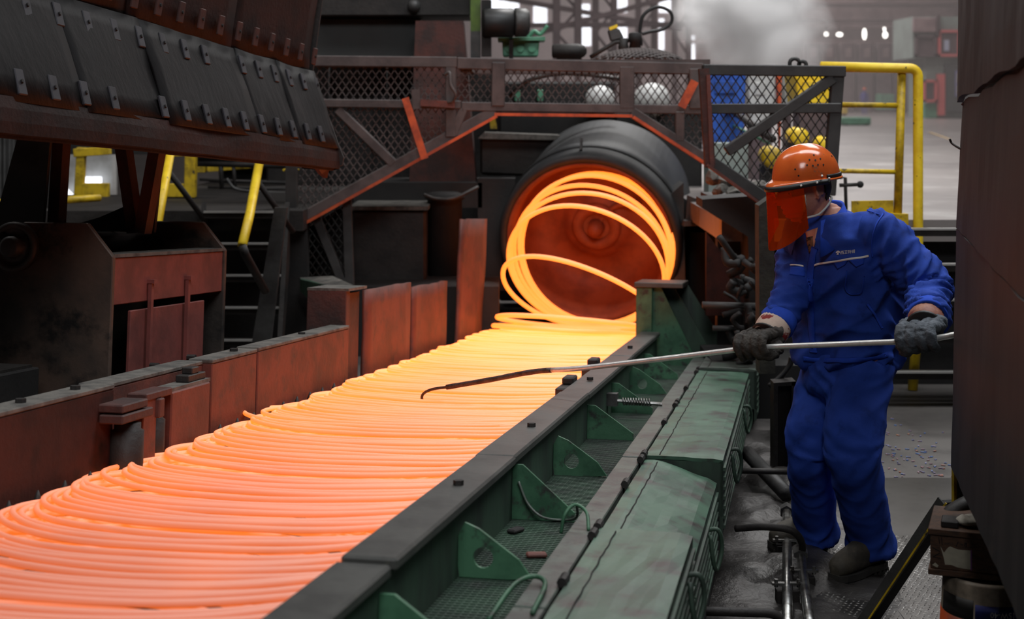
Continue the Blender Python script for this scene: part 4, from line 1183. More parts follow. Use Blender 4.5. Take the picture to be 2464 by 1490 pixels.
for k in range(34):
    p = at(1765 + rnd.random() * 70, 600 + rnd.random() * 280, 8.0 + .4 * rnd.random())
    q = p + Vector((rnd.uniform(-.12, .1), rnd.uniform(-.1, .1), rnd.uniform(-.12, .12)))
    mk.tube(curve_pts([p, p.lerp(q, .5) + Vector((rnd.uniform(-.05, .05), 0, rnd.uniform(-.06, .02))), q], 4), .010 + .018 * rnd.random(), 6)
tag(mk.build('cable_clutter', M['soot_dark'], None, True, label='greasy black clutter heaped behind the arm of the worker', cat='clutter'), kind='stuff')
MB().wbox(1.15, 1.9, 8.2, 8.9, 0, 0.3).build('machine_block', M['dark'], label='black machine foot behind the dark glove', cat='machine')

# ------------------------------------------------------------------ far hall
YL = 34.0
for k, (x, lab) in enumerate(((1365, 'first dark lattice column from the drive motor in the hazy hall'), (1455, 'second lattice column from the drive motor, with crossed braces'), (1555, 'third lattice column, behind the hose loop'), (1640, 'fourth lattice column, left of the steam'))):
    t = thing('lattice_column', at(x, 330, YL), lab, 'column', 'lattice columns of the hall')
    wpx = 26
    Yk = YL + 6 * k
    f = YL / Yk
    for sx in (-wpx, wpx):
        pbar((x + sx * f, -260), (x + sx * f, 330), Yk, 17 * f, 0.3).build('chord', M['mauve_dark'], t)
    for j in range(9):
        y = -200 + j * 56
        sgn = 1 if j % 2 else -1
        pbar((x - sgn * wpx * f, y), (x + sgn * wpx * f, y + 56), Yk, 7 * f, 0.1).build('brace', M['mauve_dark'], t)
for a, b, lab in (((1180, -10), (1640, 70), 'slanting roof brace crossing behind the drive motor'), ((1240, 95), (1660, -20), 'second roof brace crossing the lattice columns'), ((1160, 62), (1700, 58), 'level tie beam across the lattice columns')):
    pbar(a, b, YL + 2, 11, 0.2).build('roof_brace', M['mauve_dark'], label=lab, cat='beam')
k = 0
for x, y0, y1, wd in ((1215, -20, 22, 70), (1300, 12, 66, 34), (1405, 10, 40, 30), (1410, 60, 110, 26), (1490, -20, 30, 40), (1495, 55, 100, 30), (1592, 45, 120, 14), (1668, 85, 150, 10), (1688, 95, 150, 8), (1600, -20, 30, 30)):  # the narrow ones are lamp reflections made as glowing panes
    lab = ('wide bright window above the drive motor', 'tall bright window between the drive motor and first lattice column', 'upper bright window right of the first lattice column', 'lower bright window right of the first lattice column', 'upper bright window by the second lattice column',
           'lower bright window by the second lattice column', 'narrow bright lamp reflection beside the hose loop', 'narrow bright lamp reflection left of the steam', 'narrowest bright lamp reflection touching the steam', 'bright window over the hose loop')[k]
    t = thing('window_or_streak', at(x, y1, 117.9), lab, 'window', 'bright windows of the far hall')
    n = max(1, int(wd / 18))
    for i in range(n):
        a, b = x - wd / 2 + wd * i / n + 1, x - wd / 2 + wd * (i + 1) / n - 1
        MB().prism([at(a, y0, 117.9), at(b, y0, 117.9), at(b, y1, 117.9), at(a, y1, 117.9)], (0, 0.1, 0)).build('pane', M['pane_glow'], t)
    k += 1
# crane girders and machine rows at the back
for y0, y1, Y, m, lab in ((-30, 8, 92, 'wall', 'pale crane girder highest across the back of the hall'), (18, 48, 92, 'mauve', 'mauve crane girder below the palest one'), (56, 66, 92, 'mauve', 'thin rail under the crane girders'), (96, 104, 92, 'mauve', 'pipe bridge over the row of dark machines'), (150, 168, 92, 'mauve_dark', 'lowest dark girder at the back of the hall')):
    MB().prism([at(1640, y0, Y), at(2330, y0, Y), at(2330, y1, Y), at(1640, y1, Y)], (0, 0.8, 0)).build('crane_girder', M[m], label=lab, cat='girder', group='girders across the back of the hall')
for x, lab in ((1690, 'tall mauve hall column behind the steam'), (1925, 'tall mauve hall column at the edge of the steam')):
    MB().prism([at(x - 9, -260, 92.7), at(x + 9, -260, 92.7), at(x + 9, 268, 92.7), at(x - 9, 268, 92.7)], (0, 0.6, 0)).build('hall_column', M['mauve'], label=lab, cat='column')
for i, x in enumerate((1955, 1995, 2040, 2085, 2130, 2170)):
    t = thing('rolling_stand', at(x, 270, 88), ('dark rolling stand nearest the steam', 'second dark rolling stand from the steam', 'third dark rolling stand from the steam', 'fourth dark rolling stand from the steam', 'fifth dark rolling stand from the steam', 'dark rolling stand nearest the booth')[i], 'machine', 'rolling stands at the back of the hall')
    MB().prism([at(x - 17, 104, 88), at(x + 17, 104, 88), at(x + 17, 150, 88), at(x - 17, 150, 88)], (0, 1.0, 0)).build('upper_frame', M['mauve_dark'], t, bevel=0.05)
    MB().prism([at(x - 19, 165, 87), at(x + 16, 165, 87), at(x + 16, 271, 87), at(x - 19, 271, 87)], (0, 1.0, 0)).build('lower_frame', M['mauve_dark'], t, bevel=0.05)
    MB().prism([at(x - 6, 118, 87.9), at(x + 8, 114, 87.9), at(x + 9, 136, 87.9), at(x - 5, 138, 87.9)], (0, 0.05, 0)).build('cover', M['mauve'], t)
for i, (x, y, wd, hh) in enumerate(((1988, 82, 5, 5), (2020, 83, 8, 5), (2080, 82, 5, 14), (2130, 84, 6, 8), (2128, 70, 3, 5))):
    t = thing('hall_lamp', at(x, y + hh, 92), ('small bright lamp nearest the steam over the rolling stands', 'second bright lamp from the steam over the rolling stands', 'tall greenish bright lamp over the rolling stands', 'bright lamp nearest the booth over the rolling stands', 'tiny lamp above the one nearest the booth')[i], 'lamp', 'bright lamps over the rolling stands')
    MB().ball(at(x, y, 92), wd * 92 / FPX, 0.1, hh * 92 / FPX, 10).build('lamp_glass', M['lamp_light'], t, True)
    MB().prism([at(x - 2, 58, 92), at(x + 2, 58, 92), at(x + 2, y - hh, 92), at(x - 2, y - hh, 92)], (0, 0.1, 0)).build('lamp_cap', M['mauve_dark'], t)

def ppoly(x0, x1, y0, y1, Y, dep, name, m, par, bevel=0):
    return MB().prism([at(x0, y0, Y), at(x1, y0, Y), at(x1, y1, Y), at(x0, y1, Y)], (0, dep, 0)).build(name, m, par, bevel=bevel)
YB = 58.0
bo = thing('control_booth', at(2265, 284, YB), 'two storey grey green control booth with faded red window frames in the haze', 'booth')
ppoly(2196, 2420, 40, 140, YB, 3.0, 'upper_storey', M['grey_green'], bo)
ppoly(2228, 2420, 140, 285, YB + .3, 2.6, 'lower_storey', M['grey_green'], bo)
ppoly(2198, 2254, 42, 78, YB - .15, 0.2, 'awning', M['mauve'], bo, 0.03)
ppoly(2255, 2262, 36, 90, YB - .2, 0.2, 'roof_post', M['mauve_dark'], bo)
for x0, x1, y0, y1, fm in ((2203, 2254, 84, 136, 'mauve_dark'), (2258, 2312, 72, 136, 'booth_red'), (2222, 2256, 192, 246, 'booth_red')):
    f = MB()
    for a in ((x0, x1, y0, y0 + 6), (x0, x1, y1 - 6, y1), (x0, x0 + 6, y0, y1), (x1 - 6, x1, y0, y1)):
        f.prism([at(a[0], a[2], YB - .2), at(a[1], a[2], YB - .2), at(a[1], a[3], YB - .2), at(a[0], a[3], YB - .2)], (0, 0.25, 0))
    o = f.build('window_frame', M[fm], bo)
    ppoly(x0 + 5, x1 - 5, y0 + 5, y1 - 5, YB - .05, 0.04, 'pane', M['mauve_dark'], o)
ppoly(2272, 2284, 96, 122, YB - .1, 0.05, 'inside_lamp', mat('pale lamp behind glass', S(180, 185, 205)), bo)
ppoly(2258, 2274, 178, 278, YB - .1, 0.3, 'red_pillar', M['booth_red'], bo)
ppoly(2276, 2420, 156, 268, YB - .05, 0.3, 'door', mat('dark booth door', S(66, 72, 70), 0.7), bo)
ppoly(2299, 2318, 170, 232, YB - .12, 0.06, 'notice_board', mat('notice board blue', S(110, 108, 150), 0.7), bo)
ppoly(2303, 2314, 177, 200, YB - .16, 0.03, 'notice', M['paper'], bo)
ppoly(2303, 2314, 206, 226, YB - .16, 0.03, 'notice', M['paper'], bo)
ppoly(2224, 2256, 250, 284, YB + .1, 0.2, 'kick_panel', M['mint'], bo)
for nm, lab, cat_, x0, x1, y0, y1, Y, m in (('mint_cart', 'low mint green cart on the far floor behind the railing', 'cart', 2026, 2096, 283, 300, 42, 'mint'),
                                         ('lime_skip', 'pale lime skip on the far floor between the railing posts', 'skip', 2118, 2152, 226, 264, 86, 'mint'),
                                         ('yellow_block', 'yellow block on the far floor beside the cage post', 'block', 2028, 2040, 248, 274, 66, 'yellow_dark')):
    t = thing(nm, at((x0 + x1) / 2, y1 + 4, Y), lab, cat_)
    ppoly(x0, x1, y0, y1, Y, 1.2, 'body', M[m], t, 0.02)
    ppoly(x0 + 3, x1 - 3, y1, y1 + 5, Y + .1, 1.0, 'base', M['mauve_dark'], t)
    if nm == 'mint_cart':
        for x in (2036, 2084):
            MB().cyl(at(x, 304, Y), at(x, 304, Y) + Vector((0, 0.3, 0)), 0.07, n=12).build('wheel', M['rubber'], t)
MB().prism([at(2232, 318, 33), at(2240, 318, 33), at(2325, 348, 24.5), at(2316, 348, 24.5)], (0, 0, 0.004)).build('floor_line', mat('worn yellow line', S(190, 160, 110), 0.7), label='faint yellow line on the far floor beside the casing', cat='line')
# distant worker
def far_person(px, ytop, ybot, Y, label):
    hgt = (ybot - ytop) * Y / FPX
    c = at(px, ybot, Y)
    k = hgt / 1.72
    P = lambda x, y, z: c + Vector((x, y, z)) * k
    b = MB()
    b.ball(P(0, 0, 1.58), .09 * k, .11 * k, .13 * k)
    b.tube([P(0, 0, 1.5), P(0, 0, 1.35)], .06 * k)
    b.tube([P(0, 0, 1.42), P(0, 0, 1.2), P(0, 0, 0.9)], [.17 * k, .19 * k, .16 * k], 12)
    for s in (-1, 1):
        b.tube([P(.09 * s, 0, .92), P(.1 * s, .02, .5), P(.1 * s, 0, .08)], [.1 * k, .075 * k, .055 * k])
        b.tube([P(.1 * s, 0, .05), P(.1 * s, -.16, .04)], .045 * k)
        b.tube([P(.19 * s, 0, 1.38), P(.25 * s, .03, 1.1), P(.22 * s, -.12, .88)], [.065 * k, .05 * k, .04 * k])
        b.ball(P(.22 * s, -.14, .84), .045 * k)
    o = link_mesh(fuse(b, 0.02 * k, 2), 'person', mat('distant blue overalls', S(60, 62, 130), 0.8), None, True, base=c)
    tag(o, label, 'person')
    MB().lathe(P(0, 0, 1.6), (0, 0, 1), [(.15 * k, 0), (.125 * k, .01), (.12 * k, .06), (.08 * k, .12), (.001, .14)], 16).build('helmet', M['orange_and_glow'], o, True)
far_person(2080, 212, 274, 76, 'distant person in blue overalls and orange helmet standing on the far floor')

# ------------------------------------------------------------------ steam and haze
def volume_mat(name, dens, col, noisy, emit=0):
    m = bpy.data.materials.new(name)
    m.use_nodes = True
    nt = m.node_tree
    nt.nodes.clear()
    o = nt.nodes.new('ShaderNodeOutputMaterial')
    v = nt.nodes.new('ShaderNodeVolumePrincipled')
    v.inputs['Color'].default_value = (*col, 1)
    v.inputs['Density'].default_value = dens
    v.inputs['Anisotropy'].default_value = 0.0
    nt.links.new(v.outputs[0], o.inputs['Volume'])
    if noisy:
        tc = nt.nodes.new('ShaderNodeTexCoord')
        n = nt.nodes.new('ShaderNodeTexNoise')
        n.inputs['Scale'].default_value = 1.3
        n.inputs['Detail'].default_value = 3
        n.inputs['Distortion'].default_value = 0.6
        nt.links.new(tc.outputs['Object'], n.inputs['Vector'])
        ln = nt.nodes.new('ShaderNodeVectorMath')
        ln.operation = 'LENGTH'
        mp = nt.nodes.new('ShaderNodeMapping')
        mp.inputs['Location'].default_value = (0, 0, -1.0)
        mp.inputs['Scale'].default_value = (1 / 1.0, 1 / 1.0, 1 / 1.4)
        mp.vector_type = 'POINT'
        nt.links.new(tc.outputs['Object'], mp.inputs['Vector'])
        nt.links.new(mp.outputs[0], ln.inputs[0])
        a = nt.nodes.new('ShaderNodeMath')
        a.operation = 'SUBTRACT'
        a.use_clamp = True
        nt.links.new(n.outputs[0], a.inputs[0])
        b = nt.nodes.new('ShaderNodeMath')
        b.operation = 'MULTIPLY'
        b.inputs[1].default_value = 0.55
        nt.links.new(ln.outputs['Value'], b.inputs[0])
        nt.links.new(b.outputs[0], a.inputs[1])
        c = nt.nodes.new('ShaderNodeMath')
        c.operation = 'MULTIPLY'
        c.inputs[1].default_value = dens
        nt.links.new(a.outputs[0], c.inputs[0])
        nt.links.new(c.outputs[0], v.inputs['Density'])
    return m
sp = at(1815, 150, 17)
MB().ball(sp + Vector((0, 0, 0.6)), 1.1, 0.9, 1.3, 24).build('steam', volume_mat('white steam', 16.0, (0.96, 0.96, 0.97), True), None, True, label='white cloud of steam rising behind the black cage', cat='steam', kind='stuff', base=sp - Vector((0, 0, 0.6)))
MB().wbox(-15.5, 45.5, 20, 117, 1.06, 14.5).build('haze', volume_mat('hall haze', 0.0045, (0.95, 0.88, 0.88), False), None, label='thin mauve haze filling the far hall', cat='haze', kind='stuff')

# ------------------------------------------------------------------ steel casing at the right
ca = thing('steel_casing', (1.5, 4.0, 0.64), 'tall stained brown steel casing with a torn seam along the right edge', 'casing')
DIR = Vector((-0.195, -1, 0))
def casing_panel(z0, z1, x0, x1, k0, k1, name, seed, th=0.02):
    n, m_ = 30, 14
    vs, fs = [], []
    for i in range(n + 1):
        k = k0 + (k1 - k0) * i / n
        za, zb = z0(k), z1(k)
        for j in range(m_ + 1):
            z = za + (zb - za) * j / m_
            x = x0 + (x1 - x0) * j / m_
            p = Vector((x, 4.6, z)) + DIR * k
            p.x += 0.006 * noise.noise(Vector((k * 2.5, z * 2, seed))) + 0.003 * noise.noise(Vector((k * 9, z * 5, seed)))
            vs.append(p)
    for i in range(n):
        for j in range(m_):
            q = i * (m_ + 1) + j
            fs.append((q, q + 1, q + m_ + 2, q + m_ + 1))
    n0 = len(vs)
    vs += [v + Vector((th, 0, 0)) for v in vs]
    fs += [tuple(n0 + a for a in reversed(f)) for f in fs]
    edge = [i * (m_ + 1) for i in range(n + 1)] + [n * (m_ + 1) + j for j in range(1, m_ + 1)] + [i * (m_ + 1) + m_ for i in range(n - 1, -1, -1)] + [j for j in range(m_ - 1, 0, -1)]
    for a, b in zip(edge, edge[1:] + edge[:1]):
        fs.append((a, b, n0 + b, n0 + a))
    return MB().add(vs, fs).build(name, M['casing'], ca, False)
def seam(k):
    return 1.793 + 0.07 * k + 0.016 * noise.noise(Vector((k * 4, 0, 0))) + 0.008 * noise.noise(Vector((k * 13, 3, 0)))
casing_panel(lambda k: seam(k) + 0.008, lambda k: 3.3, 1.412, 1.43, -0.05, 2.6, 'upper_panel', 1)
s2 = lambda k: 1.395 - 0.03 * k + 0.006 * noise.noise(Vector((k * 6, 7, 0)))
casing_panel(lambda k: s2(k), lambda k: seam(k) - 0.004, 1.404, 1.424, 0.0, 2.6, 'lower_panel', 2)
casing_panel(lambda k: 0.638 + 0.012 * k, lambda k: s2(k) - 0.003, 1.389, 1.404, 0.0, 2.6, 'skirt_panel', 3)
MB().hexa([Vector((1.46, 4.5, .66)), Vector((1.46, 4.5, .66)) + DIR * 2.6, Vector((3.2, 2.2, .66)), Vector((3.2, 4.4, .66)), Vector((1.46, 4.5, 3.3)), Vector((1.46, 4.5, 3.3)) + DIR * 2.6, Vector((3.2, 2.2, 3.3)), Vector((3.2, 4.4, 3.3))]).build('casing_body', M['soot_dark'], ca)
MB().tube(curve_pts([Vector((1.421, 4.59, 1.785)), Vector((1.419, 4.56, 1.78)), Vector((1.416, 4.555, 1.66)), Vector((1.414, 4.57, 1.645)), Vector((1.399, 4.62, 1.66)), Vector((1.39, 4.62, 1.675))]), 0.004, 6).build('bent_wire', M['soot'], ca, True)
MB().wbox(1.415, 1.47, 4.62, 4.68, 0.0, 0.66).build('corner_post', M['soot_dark'], ca)
MB().wbox(1.402, 1.412, 4.615, 4.64, 0.0, 0.66).build('post_edge', M['yellow_dark'], ca)
b0, b1 = at(2286, 1206, 4.72), at(2090, 1500, 4.95)
mb = MB().bar(b0, b1, 0.012, 0.075, (0.8, 0, 0.6))
mb.build('leaning_brace', M['soot_dark'], label='long leaning angle bar with a yellow edge below the casing', cat='bar')
ba = bpy.data.objects['leaning_brace']
up = Vector((0.8, 0, 0.6))
d = (b1 - b0).normalized()
zx = d.cross(up).normalized().cross(d).normalized()
MB().bar(b0 - zx * 0.036, b1 - zx * 0.036, 0.04, 0.006, zx).build('brace_flange', M['steel'], ba)
MB().bar(b0 - zx * 0.028 + Vector((0, -0.022, 0)), b1 - zx * 0.028 + Vector((0, -0.022, 0)), 0.006, 0.005, zx).build('yellow_edge', M['yellow_dark'], ba)

# pail, box and clutter under the casing
pc = at(2365, 1405, 4.15)
pail = thing('oil_pail', (1.42, 4.33, 0), 'upturned orange and blue oil pail under the wooden box', 'pail')
bc = Vector((1.42, 4.33, 0))
ztop = 0.395
def shell_band(z0, z1, a0, a1, r0, r1, th=0.0015, n=28):
    vs, fs = [], []
    for i in range(n + 1):
        a = a0 + (a1 - a0) * i / n
        for z, r in ((z0, r0), (z1, r1)):
            vs.append(bc + Vector((math.cos(a) * (r + th), math.sin(a) * (r + th), z)))
        for z, r in ((z1, r1), (z0, r0)):
            vs.append(bc + Vector((math.cos(a) * r, math.sin(a) * r, z)))
    for i in range(n):
        q = i * 4
        for j in range(4):
            fs.append((q + j, q + 4 + j, q + 4 + (j + 1) % 4, q + (j + 1) % 4))
    return MB().add(vs, fs)
rz = lambda z: 0.152 - 0.02 * z / ztop
MB().lathe(bc, (0, 0, 1), [(0.157, 0), (0.157, 0.015), (rz(0.02), 0.02), (rz(ztop - .01), ztop - .01), (rz(ztop) - .006, ztop), (rz(ztop) - .014, ztop - .008), (0.001, ztop - .008)], 40).build('pail_body', M['pail_white'], pail, True)
shell_band(0.05, 0.285, -math.pi, math.pi, rz(0.05), rz(0.285), n=48).build('orange_band', M['pail_orange'], pail, True)
A0 = -math.pi / 2 - 0.85
shell_band(0.288, 0.335, A0 + 0.25, A0 + 3.4, rz(0.288), rz(0.335)).build('blue_band', M['pail_blue'], pail, True)
shell_band(0.288, 0.345, A0 - 0.7, A0 + 0.21, rz(0.288), rz(0.345)).build('black_band', M['pail_black'], pail, True)
def text_mesh(body, size):
    c = bpy.data.curves.new('t', 'FONT')
    c.body = body
    c.size = size
    c.extrude = 0.0006
    c.resolution_u = 2
    o = bpy.data.objects.new('t', c)
    sc.collection.objects.link(o)
    me = evaluated_mesh(o)
    bpy.data.objects.remove(o)
    return me
me = text_mesh('CF-4 15W-40', 0.0215)
co = get_co(me)
wdt = co[:, 0].max()
new = []
for x, y, z in co:                                   # the pail stands on its lid, so its print is upside down
    a = A0 + 0.56 + (wdt - x) / 0.138
    zz = 0.320 - y * 1.1
    r = rz(zz) + 0.003 + z
    new.append((bc.x + math.cos(a) * r, bc.y + math.sin(a) * r, zz))
set_co(me, np.array(new))
link_mesh(me, 'lettering', M['print'], pail)

bx = thing('wooden_box', (at(2320, 1400, 4.12).x, 4.3, ztop), 'dark wooden box with a torn paper label sitting on the upturned pail', 'box')
yb = 4.30
tl, tr, brr, bl = at(2236, 1268, yb), at(2470, 1310, yb), at(2470, 1432, yb), at(2232, 1382, yb)
zb = ztop + 0.001
fx = Vector((0.94, -0.34, 0)).normalized()
fy = Vector((0.34, 0.94, 0)).normalized()
o0 = Vector((at(2233, 0, yb).x, yb, zb))
UZ = Vector((0, 0, 1))
def bxx(u0, u1, v0, v1, z0, z1):
    return [o0 + fx * u0 + fy * v0 + UZ * z0, o0 + fx * u1 + fy * v0 + UZ * z0, o0 + fx * u1 + fy * v1 + UZ * z0, o0 + fx * u0 + fy * v1 + UZ * z0,
            o0 + fx * u0 + fy * v0 + UZ * z1, o0 + fx * u1 + fy * v0 + UZ * z1, o0 + fx * u1 + fy * v1 + UZ * z1, o0 + fx * u0 + fy * v1 + UZ * z1]
MB().hexa(bxx(0.006, 0.30, 0.006, 0.25, 0.018, 0.118)).build('box_side', M['wood'], bx, bevel=0.002)
MB().hexa(bxx(0, 0.31, 0, 0.26, 0, 0.018)).build('box_base', M['wood'], bx, bevel=0.002)
MB().hexa(bxx(0, 0.31, 0, 0.26, 0.118, 0.137)).build('box_rim', M['wood'], bx, bevel=0.002)
MB().prism([o0 + fx * u + fy * 0.0055 + UZ * z for u, z in ((0.035, 0.085), (0.045, 0.068), (0.055, 0.082), (0.062, 0.088), (0.085, 0.081), (0.12, 0.082), (0.12, 0.026), (0.085, 0.028), (0.065, 0.034), (0.048, 0.033), (0.045, 0.05))], -fy * 0.001).build('torn_label', M['paper'], bx)
MB().hexa(bxx(0.12, 0.1235, 0.0045, 0.0055, 0.024, 0.084)).build('label_edge', mat('purple label edge', S(110, 60, 120), 0.7), bx)
MB().prism([o0 + fx * u + fy * 0.0055 + UZ * z for u, z in ((0.012, 0.028), (0.02, 0.036), (0.03, 0.028), (0.026, 0.022))], -fy * 0.001).build('torn_label', M['paper'], bx)
scr = MB()
for a, b in (((0.03, .112), (0.033, .092)), ((0.038, .113), (0.04, .09)), ((0.012, .08), (0.034, .07)), ((0.014, .052), (0.034, .066)), ((0.014, .052), (0.036, .05)), ((0.085, .104), (0.080, .09)), ((0.092, .096), (0.1, .096)), ((0.105, .104), (0.103, .092)), ((0.103, .1), (0.109, .1)), ((0.109, .104), (0.107, .09))):
    scr.bar(o0 + fx * a[0] + fy * 0.0055 + UZ * a[1], o0 + fx * b[0] + fy * 0.0055 + UZ * b[1], 0.0022, 0.0016, fy)
scr.build('ink_scrawl', M['dark'], bx)
MB().hexa(bxx(0.035, 0.085, 0.02, 0.09, 0.137, 0.157)).build('metal_block', M['soot'], bevel=0.003, label='small dark metal block on top of the wooden box', cat='block')
rg = MB().ball(o0 + fx * 0.13 + fy * 0.07 + UZ * 0.152, 0.06, 0.04, 0.016, 18)
rg.v = [tuple(Vector(v) + Vector((0, 0, abs(noise.noise(Vector(v) * 40)) * 0.014 - 0.002))) for v in rg.v]
rg.build('rag', M['rag'], None, True, label='crumpled grey rag lying on the wooden box', cat='rag', base=o0 + fx * .13 + fy * .07 + UZ * .137)
MB().tube(curve_pts([at(2262, 1268, 4.5), at(2290, 1235, 4.5), at(2330, 1212, 4.52), at(2380, 1200, 4.55)]), 0.026, 12).build('bent_pipe', M['soot'], None, True, label='dark bent hose end lying between the brace and the casing', cat='hose')
MB().cbox(0, 0, 0, 0, 0, 0) if False else None
MB().wbox(1.18, 1.30, 4.16, 4.36, 0, 0.37).build('sheet_offcut', M['soot'], label='dark sheet steel offcut standing left of the oil pail', cat='sheet') if False else None

# ------------------------------------------------------------------ floor on the working side
pl = thing('chequer_plate', (1.6, 6.0, 0.0), 'oily chequer plate floor under the boots of the worker', 'floor plate')
for x0, x1, y0, y1 in ((1.10, 1.352, 4.0, 6.9), (1.356, 2.4, 4.0, 6.9)):
    MB().wbox(x0, x1, y0, y1, 0.0, 0.006).build('plate_sheet', M['plate'], pl)
lug = MB()
for i in range(46):
    for j in range(int((6.9 - 4.3) / 0.022)):
        x = 1.01 + i * 0.022 + (0.011 if j % 2 else 0)
        y = 4.3 + j * 0.022
        if 1.34 < x < 1.37 or x > 1.98 or x < 1.12: continue
        w_ = noise.noise(Vector((x * 2.2, y * 2.2, 1)))
        if y > 6.2 + 0.4 * w_: continue
        a = (0.55 if (i + j) % 2 else -0.55) + 0.1 * rnd.random()
        dx, dy = math.cos(a) * 0.0105, math.sin(a) * 0.0105
        ex, ey = -math.sin(a) * 0.0032, math.cos(a) * 0.0032
        lug.add([(x - dx, y - dy, .006), (x + ex, y + ey, .006), (x + dx, y + dy, .006), (x - ex, y - ey, .006), (x, y, .0098)], [(0, 4, 1), (1, 4, 2), (2, 4, 3), (3, 4, 0)])
tag(lug.build('raised_lugs', M['tread'], pl, True), kind='stuff')
fl = MB()
for k in range(260):
    u = rnd.gauss(0, 1)
    p = floor_p = Vector((1.95 + 0.16 * rnd.gauss(0, 1), 7.1 + 0.55 * rnd.gauss(0, 1), 0.0))
    if p.y < 6.92: continue
    a = rnd.random() * 6
    l, w_ = 0.004 + 0.008 * rnd.random(), 0.003
    ax = (Vector((math.cos(a), math.sin(a), 0)), Vector((-math.sin(a), math.cos(a), 0)), UZ)
    fl.box(p + Vector((0, 0, 0.003)), l * 2, w_ * 2, 0.004, ax)
fl.build('paint_flecks', mat('blue paint flecks', S(90, 130, 190), 0.6, 0, S(190, 130, 90), 30), label='scatter of blue paint flecks on the floor behind the worker', cat='flecks', kind='stuff')
# water pipes along the line
for xa, ya, Ya, xb, yb_, Yb, lab in ((1893, 1232, 6.2, 1855, 1500, 4.9, 'left steel water pipe with clamps on the oily floor'), (1926, 1345, 5.6, 1912, 1500, 4.9, 'right steel water pipe ending in a nut below the boot')):
    A = Vector((at(xa, 0, Ya).x, Ya, 0.055))
    B = Vector((at(xb, 0, Yb).x, Yb - .3, 0.055))
    B.x += (B.x - A.x) / (B.y - A.y + 1e-9) * 0
    t = thing('water_pipe', A.lerp(B, .5) * 1.0, lab, 'pipe', 'water pipes beside the conveyor')
    MB().tube([A, B], 0.019, 14).build('pipe', M['pale_steel'], t, True)
    for f in ((0.3, 0.62) if Ya > 6 else (0.25,)):
        c = A.lerp(B, f)
        MB().box(c + Vector((0, 0, 0.012)), 0.11, 0.02, 0.008).build('clamp', M['pale_steel'], t)
        MB().box(c + Vector((0, 0, -0.03)), 0.08, 0.05, 0.045).build('clamp_block', M['soot'], t)
        for sx in (-.04, .04):
            MB().cyl(c + Vector((sx, 0, 0.0)), c + Vector((sx, 0, 0.028)), 0.007, n=6).build('clamp_bolt', M['pale_steel'], t)
    MB().cyl(A + (B - A).normalized() * -0.0, A + (B - A).normalized() * 0.06, 0.03, n=6).build('union_nut', M['steel'], t)
h1 = curve_pts([at(1770, 1272, 5.6), at(1830, 1268, 5.55), at(1885, 1272, 5.52), at(1915, 1284, 5.52), at(1930, 1310, 5.54), at(1928, 1345, 5.58)])
MB().tube(h1, 0.014, 10).build('bent_feed_pipe', M['soot'], None, True, label='dark feed pipe bending down to the right water pipe', cat='pipe')
MB().tube([at(1775, 1133, 6.3), at(1905, 1136, 6.3)], 0.013, 10).build('cross_pipe', M['soot'], None, True, label='straight dark pipe running behind the far trouser leg', cat='pipe')
MB().tube([at(1798, 1090, 6.9), at(1893, 1190, 6.4)], 0.035, 12).build('slanted_pipe', M['steel'], None, True, label='grey slanted pipe running down to the clamps', cat='pipe')
MB().tube(curve_pts([at(1660, 1470, 4.9), at(1800, 1474, 4.9), at(1860, 1478, 4.9), at(1885, 1500, 4.9)]), 0.016, 10).build('lower_feed_pipe', M['soot'], None, True, label='dark feed pipe crossing at the bottom edge', cat='pipe')
mb = MB()
mb.prism([at(1862, 922, 6.9), at(1915, 918, 6.9), at(1915, 928, 6.9), at(1872, 930, 6.9), at(1872, 1135, 6.9), at(1862, 1135, 6.9)], (0, 0.1, 0))
mb.prism([at(1905, 920, 6.9), at(1915, 918, 6.9), at(1915, 1135, 6.9), at(1905, 1135, 6.9)], (0, 0.1, 0))
mb.prism([at(1866, 925, 6.95), at(1912, 925, 6.95), at(1912, 1135, 6.95), at(1866, 1135, 6.95)], (0, 0.02, 0))
mb.build('channel_post', M['soot'], label='short dark channel post behind the far trouser leg', cat='post')
MB().tube(curve_pts([at(1905, 860, 7.0), at(1900, 880, 7.0), at(1880, 905, 7.0), at(1850, 930, 7.0)]), 0.014, 8).build('rubber_hose', M['rubber'], None, True, label='black rubber hose curling below the dark glove', cat='hose')
# muck on the floor between lids and plate
mm = MB()
nx, ny = 26, 90
vs, fs = [], []
for i in range(nx + 1):
    for j in range(ny + 1):
        y = 3.4 + j * 0.05
        x0 = 0.26 + 0.2 * (y - 3.4) * .9
        x = x0 + (0.86 - 0.02 * (y - 3.4)) * i / nx
        e = min(i, nx - i) / nx * 2
        z = 0.004 + max(0, 0.10 * e * (0.25 + noise.noise(Vector((x * 4, y * 3, 0))) + .5 * noise.noise(Vector((x * 11, y * 9, 2)))) )
        vs.append((x, y, min(z, 0.035 + .05 * (1 - i / nx))))
for i in range(nx):
    for j in range(ny):
        q = i * (ny + 1) + j
        fs.append((q, q + ny + 1, q + ny + 2, q + 1))
mm.add(vs, fs)
mm.build('oily_muck', M['muck'], None, True, label='black oily muck caked on the floor along the lids', cat='muck', kind='stuff')

